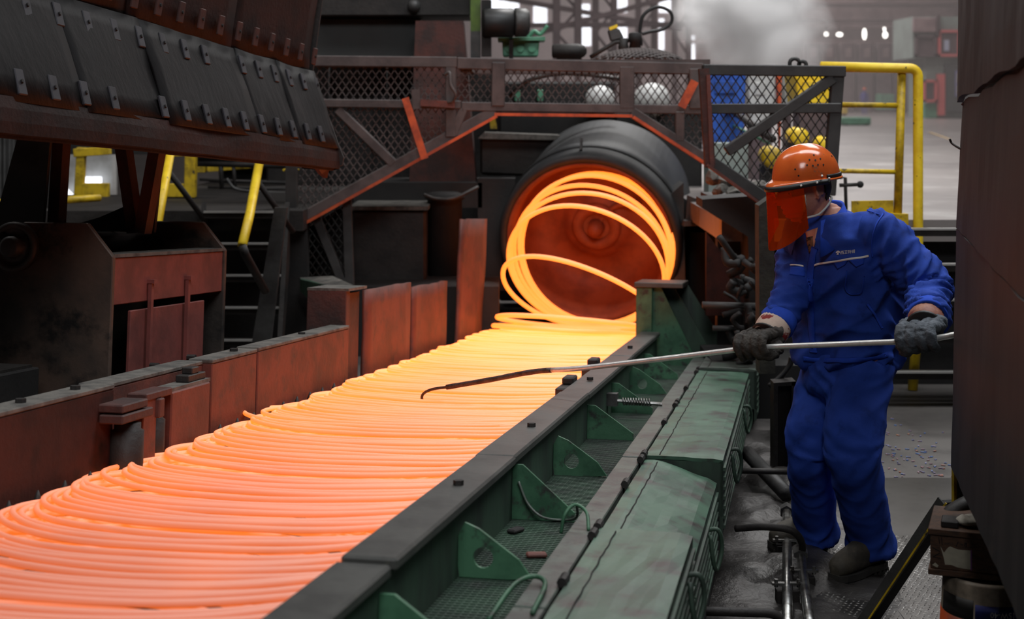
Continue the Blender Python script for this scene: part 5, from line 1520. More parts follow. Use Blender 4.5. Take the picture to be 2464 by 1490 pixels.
# ------------------------------------------------------------------ the rod in the worker's hands
HR, HL = at(1815, 838, 5.30), at(2212, 819, 4.95)      # where each hand closes on it
rod_pts = curve_pts([at(2330, 800, 4.86), HL, at(2010, 829, 5.12), HR, at(1600, 863, 5.50), at(1400, 886, 5.68), at(1290, 894, 5.80), at(1180, 914, 5.92), at(1075, 932, 6.04)], 8)
rod = thing('poking_rod', HR, 'long shiny steel rod with a hooked tip held across the wire by the worker', 'rod')
ns = len(rod_pts)
cut = int(ns * 0.70)
MB().tube(rod_pts[:cut + 1], 0.0102, 12).build('rod_bar', M['rodsteel'], rod, True)
rr = [0.0102 + 0.0025 * abs(noise.noise(p * 30)) for p in rod_pts[cut:]]
MB().tube(rod_pts[cut:], rr, 10).build('scaled_end', M['rodtip'], rod, True)
MB().tube(curve_pts([at(1085, 931, 6.03), at(1045, 936, 6.08), at(1022, 945, 6.12), at(1015, 957, 6.14), at(1020, 972, 6.15)]), 0.006, 8).build('hook_tip', M['rodtip'], rod, True)

# ------------------------------------------------------------------ the worker
M['skin'] = mat('skin', S(204, 142, 118), 0.5, 0, S(180, 118, 98), 12, bump=0.1, bscale=90)
M['cloth'] = mat('royal blue work cloth', S(42, 73, 168), 0.85, 0, S(36, 64, 150), 5, col3=S(26, 46, 108), scale3=11, lo3=.55, hi3=.75, bump=0.10, bscale=220, spec=.25)
M['cloth_hem'] = mat('royal blue hem cloth', S(42, 78, 190), 0.85, 0, S(34, 64, 164), 9, spec=.25)
M['helmet'] = mat('scratched orange helmet', S(226, 108, 48), 0.17, 0, S(206, 92, 42), 6, col3=S(150, 96, 70), scale3=26, lo3=.64, hi3=.72)
M['hair'] = mat('short black hair', S(30, 26, 25), 0.7, 0, S(20, 18, 18), 60, bump=0.5, bscale=300)
M['gloveA'] = mat('dark greasy glove', S(58, 52, 46), 0.8, 0, S(40, 36, 33), 18, bump=0.5, bscale=80)
M['gloveB'] = mat('grey denim glove', S(92, 98, 106), 0.85, 0, S(66, 70, 76), 16, bump=0.5, bscale=80)
M['cuff_red'] = mat('red and cream glove cuff', S(206, 184, 168), 0.8, 0, S(196, 170, 156), 20, col3=S(128, 30, 26), scale3=9, lo3=.55, hi3=.57)
M['cuff_leather'] = mat('worn reddish leather', S(136, 84, 70), 0.6, 0, S(160, 112, 90), 16, col3=S(110, 48, 46), scale3=22, lo3=.52, hi3=.62, bump=0.3)
M['boot'] = mat('dusty work boot', S(74, 68, 58), 0.7, 0, S(52, 48, 42), 12, col3=S(96, 90, 76), scale3=30, lo3=.62, hi3=.72, bump=0.2)
M['sole'] = mat('boot sole rubber', S(52, 49, 45), 0.7, 0, S(38, 36, 34), 14, bump=0.2)
M['mask'] = mat('white gauze mask', S(220, 212, 200), 0.9)
M['strap'] = mat('white strap', S(206, 208, 204), 0.8)
M['tape'] = mat('white reflective piping', S(232, 230, 224), 0.5)
M['shirt'] = mat('brown patterned shirt', S(120, 82, 56), 0.8, 0, S(40, 30, 26), 60, lo=.46, hi=.54)


def visor_mat():
    m = bpy.data.materials.new('orange tinted visor')
    m.use_nodes = True
    nt = m.node_tree
    nt.nodes.clear()
    o = nt.nodes.new('ShaderNodeOutputMaterial')
    t = nt.nodes.new('ShaderNodeBsdfTransparent')
    t.inputs[0].default_value = (1.0, 0.42, 0.14, 1)
    d = nt.nodes.new('ShaderNodeBsdfPrincipled')
    d.inputs['Base Color'].default_value = (0.75, 0.13, 0.012, 1)
    d.inputs['Roughness'].default_value = 0.15
    tl_ = nt.nodes.new('ShaderNodeBsdfTranslucent')
    tl_.inputs[0].default_value = (0.9, 0.20, 0.02, 1)
    a = nt.nodes.new('ShaderNodeMixShader')
    a.inputs[0].default_value = 0.5
    nt.links.new(d.outputs[0], a.inputs[1])
    nt.links.new(tl_.outputs[0], a.inputs[2])
    x = nt.nodes.new('ShaderNodeMixShader')
    x.inputs[0].default_value = 0.26
    nt.links.new(t.outputs[0], x.inputs[1])
    nt.links.new(a.outputs[0], x.inputs[2])
    nt.links.new(x.outputs[0], o.inputs[0])
    return m


M['visor'] = visor_mat()

LT = Vector((0.73, -0.68, 0)).normalized()             # towards his left
FW = Vector((-0.68, -0.73, 0)).normalized()            # the way his chest faces
UP = Vector((0, 0, 1))


def ring(c, a, b, n=28, tilt=0.0, p=2.3):
    """rounded cross-section: a across (LT), b fore-aft (FW)"""
    out = []
    for j in range(n):
        t = 2 * math.pi * j / n
        ct, st_ = math.cos(t), math.sin(t)
        x = math.copysign(abs(ct) ** (2 / p), ct) * a
        y = math.copysign(abs(st_) ** (2 / p), st_) * b
        out.append(c + LT * x + FW * y + UP * (-y * tilt))
    return out


TORSO = [((2040, 874, 5.62), .180, .138), ((2040, 850, 5.62), .188, .145), ((2044, 800, 5.61), .178, .138), ((2042, 740, 5.59), .184, .142), ((2032, 670, 5.56), .194, .143),
         ((2016, 610, 5.54), .205, .135), ((2006, 566, 5.53), .190, .120), ((1996, 535, 5.53), .150, .098), ((1988, 512, 5.52), .088, .078), ((1984, 498, 5.52), .070, .066)]
S_L, E_L, W_L = at(2108, 565, 5.41), at(2232, 702, 5.30), at(2232, 768, 5.06)
S_R, E_R, W_R = at(1922, 598, 5.66), at(1906, 706, 5.50), at(1866, 788, 5.385)
LEG_L = [at(2080, 872, 5.53), at(2068, 960, 5.50), at(2052, 1075, 5.40), at(2072, 1190, 5.45), at(2092, 1290, 5.52), at(2094, 1326, 5.53)]
LEG_R = [at(2000, 872, 5.70), at(1978, 960, 5.69), at(1952, 1070, 5.60), at(1957, 1190, 5.70), at(1960, 1262, 5.78), at(1960, 1290, 5.80)]

# head frame: x towards the face, y towards his left, z up
HC_ = at(1938, 452, 5.47)
hx = Vector((-0.90, -0.36, -0.22)).normalized()
hy = UP.cross(hx).normalized()
hz = hx.cross(hy).normalized()
hp = lambda x, y, z: HC_ + hx * x + hy * y + hz * z


def head_surface(grow=0.0, nu=64, nv=48):
    V_, F_ = [], []
    g = lambda a, s: math.exp(-(a / s) ** 2)
    for i in range(nv + 1):
        ph = math.pi * i / nv
        for j in range(nu):
            th = 2 * math.pi * j / nu
            x, y, z = math.sin(ph) * math.cos(th), math.sin(ph) * math.sin(th), math.cos(ph)
            X, Y, Z = x * 0.097, y * 0.076, z * 0.122
            low = max(0.0, -z)
            Y *= 1 - 0.30 * low ** 1.3
            if x > 0:
                X = X * (1 + 0.10 * low)
                f = x ** 1.5
                X += f * (0.026 * g(Y, .013) * g(Z + .022, .020) + 0.012 * g(Y, .010) * g(Z + .004, .022))          # nose
                X += f * 0.006 * g(Z - .022, .010) * g(abs(Y) - .026, .024)                                         # brow
                X -= f * 0.012 * g(abs(Y) - .033, .014) * g(Z - .003, .012)                                         # eye sockets
                X += f * (0.007 * g(Y, .024) * g(Z + .058, .007) + 0.007 * g(Y, .021) * g(Z + .071, .007))          # lips
                X += f * 0.010 * g(Y, .022) * g(Z + .105, .016)                                                     # chin
                Y += math.copysign(0.006, Y) * f * g(Z + .02, .02) * g(abs(Y) - .05, .02)                           # cheekbones
            else:
                X *= 1 - 0.42 * max(0, -z - 0.15)
            d = Vector((X, Y, Z))
            d *= 1 + grow / max(.03, d.length)
            V_.append(hp(*d))
    for i in range(nv):
        for j in range(nu):
            F_.append((i * nu + j, (i + 1) * nu + j, (i + 1) * nu + (j + 1) % nu, i * nu + (j + 1) % nu))
    return V_, F_


body = MB()
body.add(*head_surface())
# ears
for sy in (1, -1):
    P = [hp(0.004 + 0.021 * math.cos(a) * 0.78 - .012, sy * (0.074 + 0.010 * (1 - math.cos(a - 2.8)) / 2), -0.004 + 0.030 * math.sin(a)) for a in np.linspace(-0.9, 4.0, 16)]
    body.tube(P, 0.0058, 8)
    body.ball(hp(-.010, sy * .073, -.004), .017, .008, .026, 12, (hx, hy, hz))
    body.ball(hp(-.001, sy * .076, -.031), .009, .007, .010, 10, (hx, hy, hz))
body.tube([hp(-.030, 0, -.045), hp(-.028, 0, -.10), at(1985, 515, 5.52), at(1995, 560, 5.53)], [.055, .056, .060, .075], 20)
body.loft([ring(at(*c), a * .86, b * .84, 24) for c, a, b in TORSO[1:]])
for a, b, c in ((S_L, E_L, W_L), (S_R, E_R, W_R)):
    body.tube([at(2004, 580, 5.53), a, a.lerp(b, .5), b, b.lerp(c, .5), c], [.06, .058, .05, .042, .04, .03], 14)
for L_ in (LEG_L, LEG_R):
    body.tube([L_[0] + UP * .05] + L_[:], [.09, .09, .08, .06, .052, .042, .038], 16)


def hand(bm, grip, wrist, rd, fr, side, fingers=True, rod_r=0.012):
    """palm and five fingers closed on the rod at grip; rd along the rod, fr finger radius"""
    e1 = (wrist - grip)
    e1 = (e1 - rd * e1.dot(rd)).normalized()
    e2 = rd.cross(e1).normalized()
    if e2.dot(Vector((-0.1, -1, 0))) < 0: e2 = -e2
    P = lambda al, ax, rho: grip + rd * ax + (e1 * math.cos(al) + e2 * math.sin(al)) * rho
    rho = rod_r + fr * 1.02
    sp = fr * 1.85
    for k in range(4):
        ax = (k - 1.5) * sp
        ln = (0.86, 1.0, 0.97, 0.8)[k]
        kn = P(0.45, ax, rho + 0.022)
        pts = [wrist.lerp(kn, .35) + rd * ax * .3, wrist.lerp(kn, .72) + rd * ax * .5, kn, P(1.25, ax, rho + .012), P(2.1, ax, rho + .006), P(3.0, ax * .97, rho), P(3.0 + 1.35 * ln, ax * .95, rho)]
        bm.tube(curve_pts(pts, 3), [fr * q for q in np.linspace(1.12, .82, (len(pts) - 1) * 3 + 1)], 10)
        bm.ball(pts[-1], fr * .84, n=10)
        bm.ball(kn, fr * 1.16, n=10)
    th0 = wrist.lerp(P(-.4, side * sp * 2.0, rho + .02), .5)
    pts = [th0, P(-.5, side * sp * 2.1, rho + .022), P(-1.3, side * sp * 1.9, rho + .008), P(-2.2, side * sp * 1.3, rho + .002), P(-2.9, side * sp * .9, rho + .004)]
    bm.tube(curve_pts(pts, 3), [fr * q for q in np.linspace(1.35, .9, 13)], 10)
    bm.ball(pts[-1], fr * .92, n=10)
    pc_ = wrist.lerp(P(0, 0, rho + .02), .62)
    axp = (rd, e2, e1)
    bm.ball(pc_, sp * 2.05, fr * 1.5, 0.05, 14, axp)
    return P


rd_R = (rod_pts[26] - rod_pts[22]).normalized()
rd_L = (rod_pts[10] - rod_pts[6]).normalized()
hand(body, HR, W_R, rd_R, 0.0085, -1)
hand(body, HL, W_L, rd_L, 0.0085, 1)
person_me = fuse(body, 0.0048, 2, .5)
person = link_mesh(person_me, 'person', M['skin'], None, True, base=at(2020, 1360, 5.6))
tag(person, 'worker in blue overalls with an orange helmet and visor leaning over the conveyor', 'person')


# --- cloth folds
def folds(me, bones, base_amp=0.0035, seed=0.0, gain=2.2, slant=0.35):
    """push the skin in and out in creases; bones: (a, b, [(position along, width, amplitude)], freq along, freq around)"""
    co, no = get_co(me), get_no(me)
    out = co.copy()
    for i in range(len(co)):
        p = Vector(co[i])
        best, bi, bt = 1e9, 0, 0
        for q, bn in enumerate(bones):
            d = bn[1] - bn[0]
            t = max(0, min(1, (p - bn[0]).dot(d) / d.length_squared))
            dd = (p - bn[0] - d * t).length / bn[5]
            if dd < best: best, bi, bt = dd, q, t
        a, b, spots, fa, fr_, _ = bones[bi]
        d = (b - a).normalized()
        x = d.cross(Vector((0.3, 1, 0.2))).normalized()
        y = d.cross(x)
        L_ = (b - a).length
        rel = p - a
        amp = base_amp
        for (pos, wd_, am) in spots:
            amp += am * math.exp(-((bt - pos) / wd_) ** 2)
        wob = 0.04 * noise.noise(p * 6 + Vector((seed, 0, 0)))
        n1 = noise.noise(Vector(((rel.dot(d) + wob + slant * rel.dot(x)) * fa, rel.dot(x) * fr_, rel.dot(y) * fr_ + seed)))
        n2 = noise.noise(Vector(((rel.dot(d) - wob - slant * 1.2 * rel.dot(y)) * fa * 1.7, rel.dot(x) * fr_ * 1.5 + 5, rel.dot(y) * fr_ * 1.5 + seed)))
        r1 = 1 - 2.4 * abs(n1)
        r2 = 1 - 2.4 * abs(n2)
        out[i] = co[i] + no[i] * (gain * amp * (r1 * .9 + r2 * .5 - .35))
    set_co(me, out)


# --- trousers
tr = MB()
for L_, r in ((LEG_L, [.108, .112, .100, .088, .080, .080]), (LEG_R, [.108, .108, .092, .082, .080, .082])):
    tr.tube(curve_pts(L_, 4), list(np.interp(np.linspace(0, 5, 21), range(6), r)), 24)
tr.loft([ring(at(2040, 840, 5.62), .170, .130), ring(at(2040, 880, 5.61), .178, .138), ring(at(2036, 930, 5.60), .165, .125), ring(at(2028, 965, 5.60), .10, .08)])
tm = fuse(tr, 0.009, 6, .5)
bl_ = []
for L_ in (LEG_L, LEG_R):
    bl_ += [(L_[0], L_[2], [(0.0, .25, .006), (.95, .25, .006)], 8, 4, 1.0), (L_[2], L_[5], [(0.0, .22, .005), (1.0, .15, .011), (.55, .3, .001)], 8, 4, 1.0)]
bl_.append((at(2040, 830, 5.62), at(2025, 955, 5.6), [(.8, .5, .006)], 9, 6, 1.3))
folds(tm, bl_, 0.0045, 3.0, 1.5, 0.95)
trousers = link_mesh(tm, 'trousers', M['cloth'], person, True)
for L_ in (LEG_L, LEG_R):
    c, d = L_[5], (L_[5] - L_[4]).normalized()

# --- jacket
jk = MB()
jk.loft([ring(at(*c), a + .012, b + .014, 32) for c, a, b in TORSO[:9]])
jk.tube(curve_pts([at(2030, 590, 5.50), S_L, S_L.lerp(E_L, .5) + Vector((.01, 0, .012)), E_L, E_L.lerp(W_L, .5), W_L + (E_L - W_L) * .06], 4), list(np.interp(np.linspace(0, 5, 21), range(6), [.095, .092, .082, .074, .068, .062])), 24)
jk.tube(curve_pts([at(1985, 600, 5.58), S_R, S_R.lerp(E_R, .5), E_R, E_R.lerp(W_R, .5), W_R + (E_R - W_R) * .10], 4), list(np.interp(np.linspace(0, 5, 21), range(6), [.09, .080, .072, .068, .064, .058])), 24)
jm = fuse(jk, 0.0085, 7, .5)
tb0, tb1 = at(2040, 870, 5.62), at(1995, 540, 5.53)
folds(jm, [(S_L, E_L, [(.95, .35, .009), (0, .25, .004)], 14, 4, 1.0), (E_L, W_L, [(0, .4, .008), (1, .3, .009)], 17, 4, 1.0),
           (S_R, E_R, [(1, .4, .002)], 11, 4, 1.0), (E_R, W_R, [(0, .4, .003), (1, .4, .003)], 13, 4, 1.0),
           (tb0, tb1, [(0.05, .2, .006), (.30, .22, .010), (.6, .2, .005)], 8, 4.5, 2.0)], 0.006, 1.0, 1.9, 0.8)
jacket = link_mesh(jm, 'jacket', M['cloth'], person, True)
# surface lookup on the finished jacket and trousers
jco = get_co(jm) + np.array(OFF[jacket.name])
jbvh = BVHTree.FromPolygons([Vector(c) for c in jco], [tuple(p.vertices) for p in jm.polygons])
CAMP = Vector((0, 0, HC))


def on_jacket(px, py, off=0.002):
    d = (at(px, py, 5.0) - CAMP).normalized()
    h = jbvh.ray_cast(CAMP, d)
    if h[0] is None: return None
    n = h[1] if h[1].dot(d) < 0 else -h[1]
    return h[0] + n * off, n


def ribbon(pts, wd_, th_, name, m, parent, step=6):
    """a strip sewn along the cloth"""
    P = []
    for (a, b) in zip(pts[:-1], pts[1:]):
        k = max(1, int(math.hypot(b[0] - a[0], b[1] - a[1]) / step))
        P += [(a[0] + (b[0] - a[0]) * i / k, a[1] + (b[1] - a[1]) * i / k) for i in range(k)]
    P.append(pts[-1])
    Q = [on_jacket(*p) for p in P]
    Q = [q for q in Q if q]
    if len(Q) < 3: return None
    vs, fs = [], []
    sm = []
    for i in range(len(Q)):
        w_ = Q[max(0, i - 1):i + 2]
        sm.append((sum((q[0] for q in w_), Vector()) / len(w_), sum((q[1] for q in w_), Vector()).normalized()))
    for i in range(len(sm)):
        t = (sm[min(i + 1, len(sm) - 1)][0] - sm[max(i - 1, 0)][0]).normalized()
        n = sm[i][1]
        s_ = t.cross(n).normalized() * wd_ / 2
        c = sm[i][0] + n * 0.001
        vs += [c - s_, c + s_, c + s_ * .8 + n * th_, c - s_ * .8 + n * th_]
    for i in range(len(sm) - 1):
        for j in range(4):
            fs.append((i * 4 + j, i * 4 + 4 + j, i * 4 + 4 + (j + 1) % 4, i * 4 + (j + 1) % 4))
    fs += [(3, 2, 1, 0), tuple(4 * (len(sm) - 1) + j for j in range(4))]
    return MB().add(vs, fs).build(name, m, parent, True)


def patch(poly, th_, name, m, parent, n=8):
    """a flap of cloth lying on the jacket: a four-cornered outline mapped over the surface"""
    a, b, c, d = poly
    vs, fs = [], []
    for i in range(n + 1):
        for j in range(n + 1):
            u, v = i / n, j / n
            x = (a[0] * (1 - u) + b[0] * u) * (1 - v) + (d[0] * (1 - u) + c[0] * u) * v
            y = (a[1] * (1 - u) + b[1] * u) * (1 - v) + (d[1] * (1 - u) + c[1] * u) * v
            q = on_jacket(x, y, th_)
            if not q: return None
            vs.append(q[0])
    for i in range(n):
        for j in range(n):
            k = i * (n + 1) + j
            fs.append((k, k + 1, k + n + 2, k + n + 1))
    nrm = on_jacket(poly[0][0] * .5 + poly[2][0] * .5, poly[0][1] * .5 + poly[2][1] * .5)[1]
    n0 = len(vs)
    vs += [v - nrm * (th_ + .003) for v in vs]
    fs += [tuple(n0 + x for x in reversed(f)) for f in fs]
    m_ = n
    edge = [i * (m_ + 1) for i in range(n + 1)] + [n * (m_ + 1) + j for j in range(1, m_ + 1)] + [i * (m_ + 1) + m_ for i in range(n - 1, -1, -1)] + [j for j in range(m_ - 1, 0, -1)]
    for x, y in zip(edge, edge[1:] + edge[:1]):
        fs.append((x, y, n0 + y, n0 + x))
    return MB().add(vs, fs).build(name, m, parent, True)


ribbon([(1943, 642), (1975, 634), (2010, 628), (2045, 623), (2075, 620), (2094, 615)], 0.0085, 0.002, 'white_piping', M['tape'], jacket)
ribbon([(1897, 638), (1920, 639), (1938, 641)], 0.007, 0.002, 'white_piping', M['tape'], jacket)
ribbon([(1962, 590), (1952, 640), (1948, 700), (1952, 770), (1958, 850)], 0.030, 0.003, 'placket', M['cloth_hem'], jacket, 8)
patch([(2004, 629), (2040, 625), (2034, 636), (2016, 648)], 0.004, 'pocket_flap', M['cloth_hem'], jacket)
patch([(2042, 625), (2080, 620), (2078, 634), (2060, 643)], 0.004, 'pocket_flap', M['cloth_hem'], jacket)
patch([(1902, 642), (1936, 644), (1936, 666), (1900, 662)], 0.004, 'pocket_flap', M['cloth_hem'], jacket)
ribbon([(2038, 648), (2032, 690), (2042, 708), (2074, 706), (2080, 660)], 0.004, 0.002, 'pocket_seam', M['cloth_hem'], jacket)
ribbon([(2086, 730), (2105, 757), (2123, 792)], 0.010, 0.003, 'slant_pocket', M['cloth_hem'], jacket)
ribbon([(1930, 862), (1980, 868), (2040, 868), (2100, 862), (2150, 850)], 0.020, 0.003, 'hem_band', M['cloth_hem'], jacket, 8)
ribbon([(2020, 492), (2080, 505), (2120, 520)], 0.005, 0.002, 'yoke_seam', M['cloth_hem'], jacket)
ribbon([(2128, 512), (2108, 540), (2096, 580), (2098, 620)], 0.006, 0.002, 'armhole_seam', M['cloth_hem'], jacket)
# cuffs
for W_, E_, r, nm in ((W_L, E_L, .068, 'cuff'), (W_R, E_R, .064, 'cuff')):
    d = (W_ - E_).normalized()
    MB().lathe(W_ - d * .055, d, [(r, 0), (r + .004, .01), (r + .003, .05), (r - .002, .056), (r - .014, .05), (r - .014, 0.0)], 28, True).build(nm, M['cloth_hem'], jacket, True)
# collar: folded band round the neck, open to the throat
nc = at(1982, 512, 5.52)
vs, fs = [], []
N_ = 30
for i in range(N_ + 1):
    a = math.radians(-152 + 304 * i / N_)               # 0 behind the neck, +-152 at the throat
    out = -FW * math.cos(a) + LT * math.sin(a)
    fr_ = (1 - math.cos(a)) / 2
    drop = -0.075 * fr_ ** 1.5
    fall = -0.045 - 0.05 * fr_ ** 3
    b = nc + FW * 0.012 + UP * drop
    vs += [b + out * (.074 + .012 * fr_) + UP * (-.02), b + out * (.071 + .008 * fr_) + UP * .040, b + out * (.079 + .012 * fr_) + UP * .046, b + out * (.112 + .022 * fr_) + UP * fall, b + out * (.106 + .022 * fr_) + UP * (fall - .002), b + out * (.084 + .012 * fr_) + UP * .018]
for i in range(N_):
    for j in range(6):
        fs.append((i * 6 + j, i * 6 + 6 + j, i * 6 + 6 + (j + 1) % 6, i * 6 + (j + 1) % 6))
fs += [tuple(range(6))[::-1], tuple(6 * N_ + j for j in range(6))]
MB().add(vs, fs).build('collar', M['cloth_hem'], jacket, True)
# throat and shirt showing in the open neck
patch([(1938, 558), (1968, 548), (1958, 596), (1950, 604)], 0.003, 'throat', M['skin'], jacket, 6)
patch([(1941, 574), (1957, 572), (1956, 606), (1948, 608)], 0.005, 'undershirt', M['shirt'], jacket, 6)
# company lettering over the pocket
def sew_text(me, px0, py0, px1, py1, hpx, name):
    co = get_co(me)
    x0, x1, y0, y1 = co[:, 0].min(), co[:, 0].max(), co[:, 1].min(), co[:, 1].max()
    new = []
    for x, y, z in co:
        u, v = (x - x0) / (x1 - x0), (y - y0) / (y1 - y0)
        q = on_jacket(px0 + (px1 - px0) * u, py0 + (py1 - py0) * u - hpx * v, 0.0035)
        new.append(q[0] + q[1] * z)
    set_co(me, np.array(new))
    return link_mesh(me, name, M['tape'], jacket)
sew_text(text_mesh('\u897f\u738b\u7279\u94a2', 0.03), 2023, 612.5, 2057, 609.5, 9.5, 'lettering')
lg = MB()
lg.prism([(0.5 + 0.5 * math.cos(a), 0.45 + 0.55 * math.sin(a), 0) for a in np.linspace(0.0, math.pi, 10)] + [(0.25, .42, 0), (.33, .5, 0), (.67, .5, 0), (.75, .42, 0)], (0, 0, .0006))
lg.prism([(.35, .40, 0), (.65, .40, 0), (.68, .1, 0), (.84, 0, 0), (.16, 0, 0), (.32, .1, 0)], (0, 0, .0006))
sew_text(lg.mesh('logo'), 2012, 613.5, 2022, 612.7, 10.5, 'emblem')

# --- head wear
hv, hf = head_surface(0.006)
keep = []
inv = Matrix((hx, hy, hz))
for f in hf:
    c = sum((hv[i] for i in f), Vector()) / 4
    q = inv @ (c - HC_)
    if (q.x < -0.004 + .25 * max(0, q.z) and q.z > -0.055 + 0.25 * max(0, q.x + .05) and not (abs(q.y) > .06 and q.x > -.042 and q.z < .034)): keep.append(f)
ids = sorted({i for f in keep for i in f})
mp_ = {k: i for i, k in enumerate(ids)}
hm = MB().add([hv[i] for i in ids], [tuple(mp_[i] for i in f) for f in keep])
hair = hm.build('hair', M['hair'], person, True)
sd = hair.modifiers.new('thick', 'SOLIDIFY')
sd.thickness = 0.006
for sy in (1, -1):
    MB().ball(hp(.083, sy * .032, .003), .011, n=12).build('eye', M['mask'], person, True)
    MB().ball(hp(.092, sy * .032, .003), .0045, n=8).build('pupil', M['dark'], person, True)
# mask over nose and mouth
hv, hf = head_surface(0.012)
vs, ids = [], {}
keep = []
for f in hf:
    c = sum((hv[i] for i in f), Vector()) / 4
    q = inv @ (c - HC_)
    if q.x > 0.050 and -0.135 < q.z < -0.012 + 0.02 * (q.x > .09): keep.append(f)
idl = sorted({i for f in keep for i in f})
mp_ = {k: i for i, k in enumerate(idl)}
pv = []
for i in idl:
    q = inv @ (hv[i] - HC_)
    q.x += 0.006 * math.sin(q.z * 330) * (1 if abs(q.y) < .05 else .4) + 0.012 * math.exp(-((q.z + .09) / .03) ** 2)
    pv.append(hp(*q))
mask = MB().add(pv, [tuple(mp_[i] for i in f) for f in keep]).build('face_mask', M['mask'], person, True)
sd = mask.modifiers.new('thick', 'SOLIDIFY')
sd.thickness = 0.003
MB().tube(curve_pts([hp(.055, .058, -.098), hp(.02, .071, -.096), hp(.0, .075, -.090), hp(-.035, .070, -.074), hp(-.075, .045, -.056), hp(-.09, 0, -.05)]), 0.0042, 8).build('mask_strap', M['strap'], mask, True)

# helmet, tipped a little back from the face
hx0, hz0 = hx, hz
hx = (hx + UP * 0.15).normalized()
hy = UP.cross(hx).normalized()
hz = hx.cross(hy).normalized()
hp = lambda x, y, z: HC_ + hx * x + hy * y + hz * z
inv = Matrix((hx, hy, hz))
hel = thing('helmet', hp(0, 0, .05), None, None)
hel.parent = person
hel.location = Vector(hp(0, 0, .05)) - OFF[person.name]
tiltz = 0.035
def dome(u, v, grow=0.0):
    """v 0 rim .. 1 crown; u angle from the front"""
    a = v * math.pi / 2
    rx, ry, rz_ = 0.132 + grow, 0.112 + grow, 0.128 + grow
    r = math.cos(a) ** 0.82
    x = rx * r * math.cos(u) - 0.006
    y = ry * r * math.sin(u)
    z = tiltz + rz_ * math.sin(a) ** 0.95
    ridge = 0.004 * math.exp(-(y / .018) ** 2) * (v > .2) * min(1, (v - .2) / .2)
    return hp(x, y, z + ridge)
vs, fs = [], []
nu, nv = 56, 18
for g_ in (0.0, -0.006):
    for j in range(nv + 1):
        for i in range(nu):
            vs.append(dome(2 * math.pi * i / nu, j / nv * .999, g_))
for g_ in (0, 1):
    o_ = g_ * nu * (nv + 1)
    for j in range(nv):
        for i in range(nu):
            q = (o_ + j * nu + i, o_ + j * nu + (i + 1) % nu, o_ + (j + 1) * nu + (i + 1) % nu, o_ + (j + 1) * nu + i)
            fs.append(q if g_ == 0 else q[::-1])
    top_ = tuple(o_ + nv * nu + i for i in range(nu))
    fs.append(top_ if g_ == 0 else top_[::-1])
MB().add(vs, fs).build('shell', M['helmet'], hel, True)
def brim(u, out, dz):
    c, s = math.cos(u), math.sin(u)
    fr_ = max(0, c)
    return hp((0.132 + out * (0.35 + 1.05 * fr_ ** 2)) * c - .006, (0.112 + out * .35) * s, tiltz + dz - 0.020 * fr_ ** 2 * (out > 0) * 1)
vs, fs = [], []
for i in range(nu):
    u = 2 * math.pi * i / nu
    vs += [brim(u, -.002, .006), brim(u, .026, .001), brim(u, .026, -.005), brim(u, -.008, -.004)]
for i in range(nu):
    for j in range(4):
        fs.append((i * 4 + j, ((i + 1) % nu) * 4 + j, ((i + 1) % nu) * 4 + (j + 1) % 4, i * 4 + (j + 1) % 4))
MB().add(vs, fs).build('brim', M['helmet'], hel, True)
# black band that carries the visor, with white studs
vs, fs = [], []
rng_u = np.linspace(-1.75, 1.75, 40)
for u in rng_u:
    vs += [brim(u, .004, -.004), brim(u, .029, .0035), brim(u, .030, -.016), brim(u, .004, -.018)]
for i in range(len(rng_u) - 1):
    for j in range(4):
        fs.append((i * 4 + j, (i + 1) * 4 + j, (i + 1) * 4 + (j + 1) % 4, i * 4 + (j + 1) % 4))
fs += [(3, 2, 1, 0), tuple(4 * (len(rng_u) - 1) + j for j in range(4))]
MB().add(vs, fs).build('visor_band', M['rubber'], hel, True)
vs, fs = [], []
rng_u = np.linspace(1.7, 2 * math.pi - 1.7, 30)
for u in rng_u:
    p0, p1 = brim(u, .006, .006), brim(u, .012, .010)
    vs += [brim(u, .000, .004), brim(u, .016, .006), brim(u, .014, .016), brim(u, .000, .018)]
for i in range(len(rng_u) - 1):
    for j in range(4):
        fs.append((i * 4 + j, (i + 1) * 4 + j, (i + 1) * 4 + (j + 1) % 4, i * 4 + (j + 1) % 4))
MB().add(vs, fs).build('elastic_strap', M['rubber'], hel, True)
for u, dz in ((1.72, .004), (1.35, -.006), (0.95, -.007), (1.5, .016)):
    c = brim(u, .027, dz)
    MB().ball(c, .005, n=8).build('stud', M['tape'], hel, True)
for a, v in ((1.42, .50), (1.22, .40), (1.42, .38), (1.62, .40), (1.12, .29), (1.30, .27), (1.47, .28), (1.66, .27), (2.3, .42), (.75, .22), (.85, .10)):
    c = dome(a, v, .0)
    n_ = (dome(a, v, .01) - c).normalized()
    MB().cyl(c - n_ * .002, c + n_ * .0012, .0034, n=10).build('vent_hole', M['dark'], hel)
# tinted visor hanging from the band
vs, fs = [], []
us = np.linspace(-1.0, 1.0, 44)
vsN = 16
for th_ in (0, .0015):
    for u in us:
        for j in range(vsN + 1):
            v = j / vsN
            b = brim(u, .024 - th_, -.012)
            side = abs(u) / 1.0
            drop = 0.222 * (1 - .30 * side ** 2.2) * v
            q = inv @ (b - HC_)
            q.z -= drop
            q.x += 0.012 * v * (1 - side) - 0.012 * v * side
            vs.append(hp(*q))
nn_ = len(us) * (vsN + 1)
for i in range(len(us) - 1):
    for j in range(vsN):
        q = i * (vsN + 1) + j
        fs.append((q, q + 1, q + vsN + 2, q + vsN + 1))
        fs.append((nn_ + q, nn_ + q + vsN + 1, nn_ + q + vsN + 2, nn_ + q + 1))
MB().add(vs, fs).build('visor', M['visor'], hel, True)

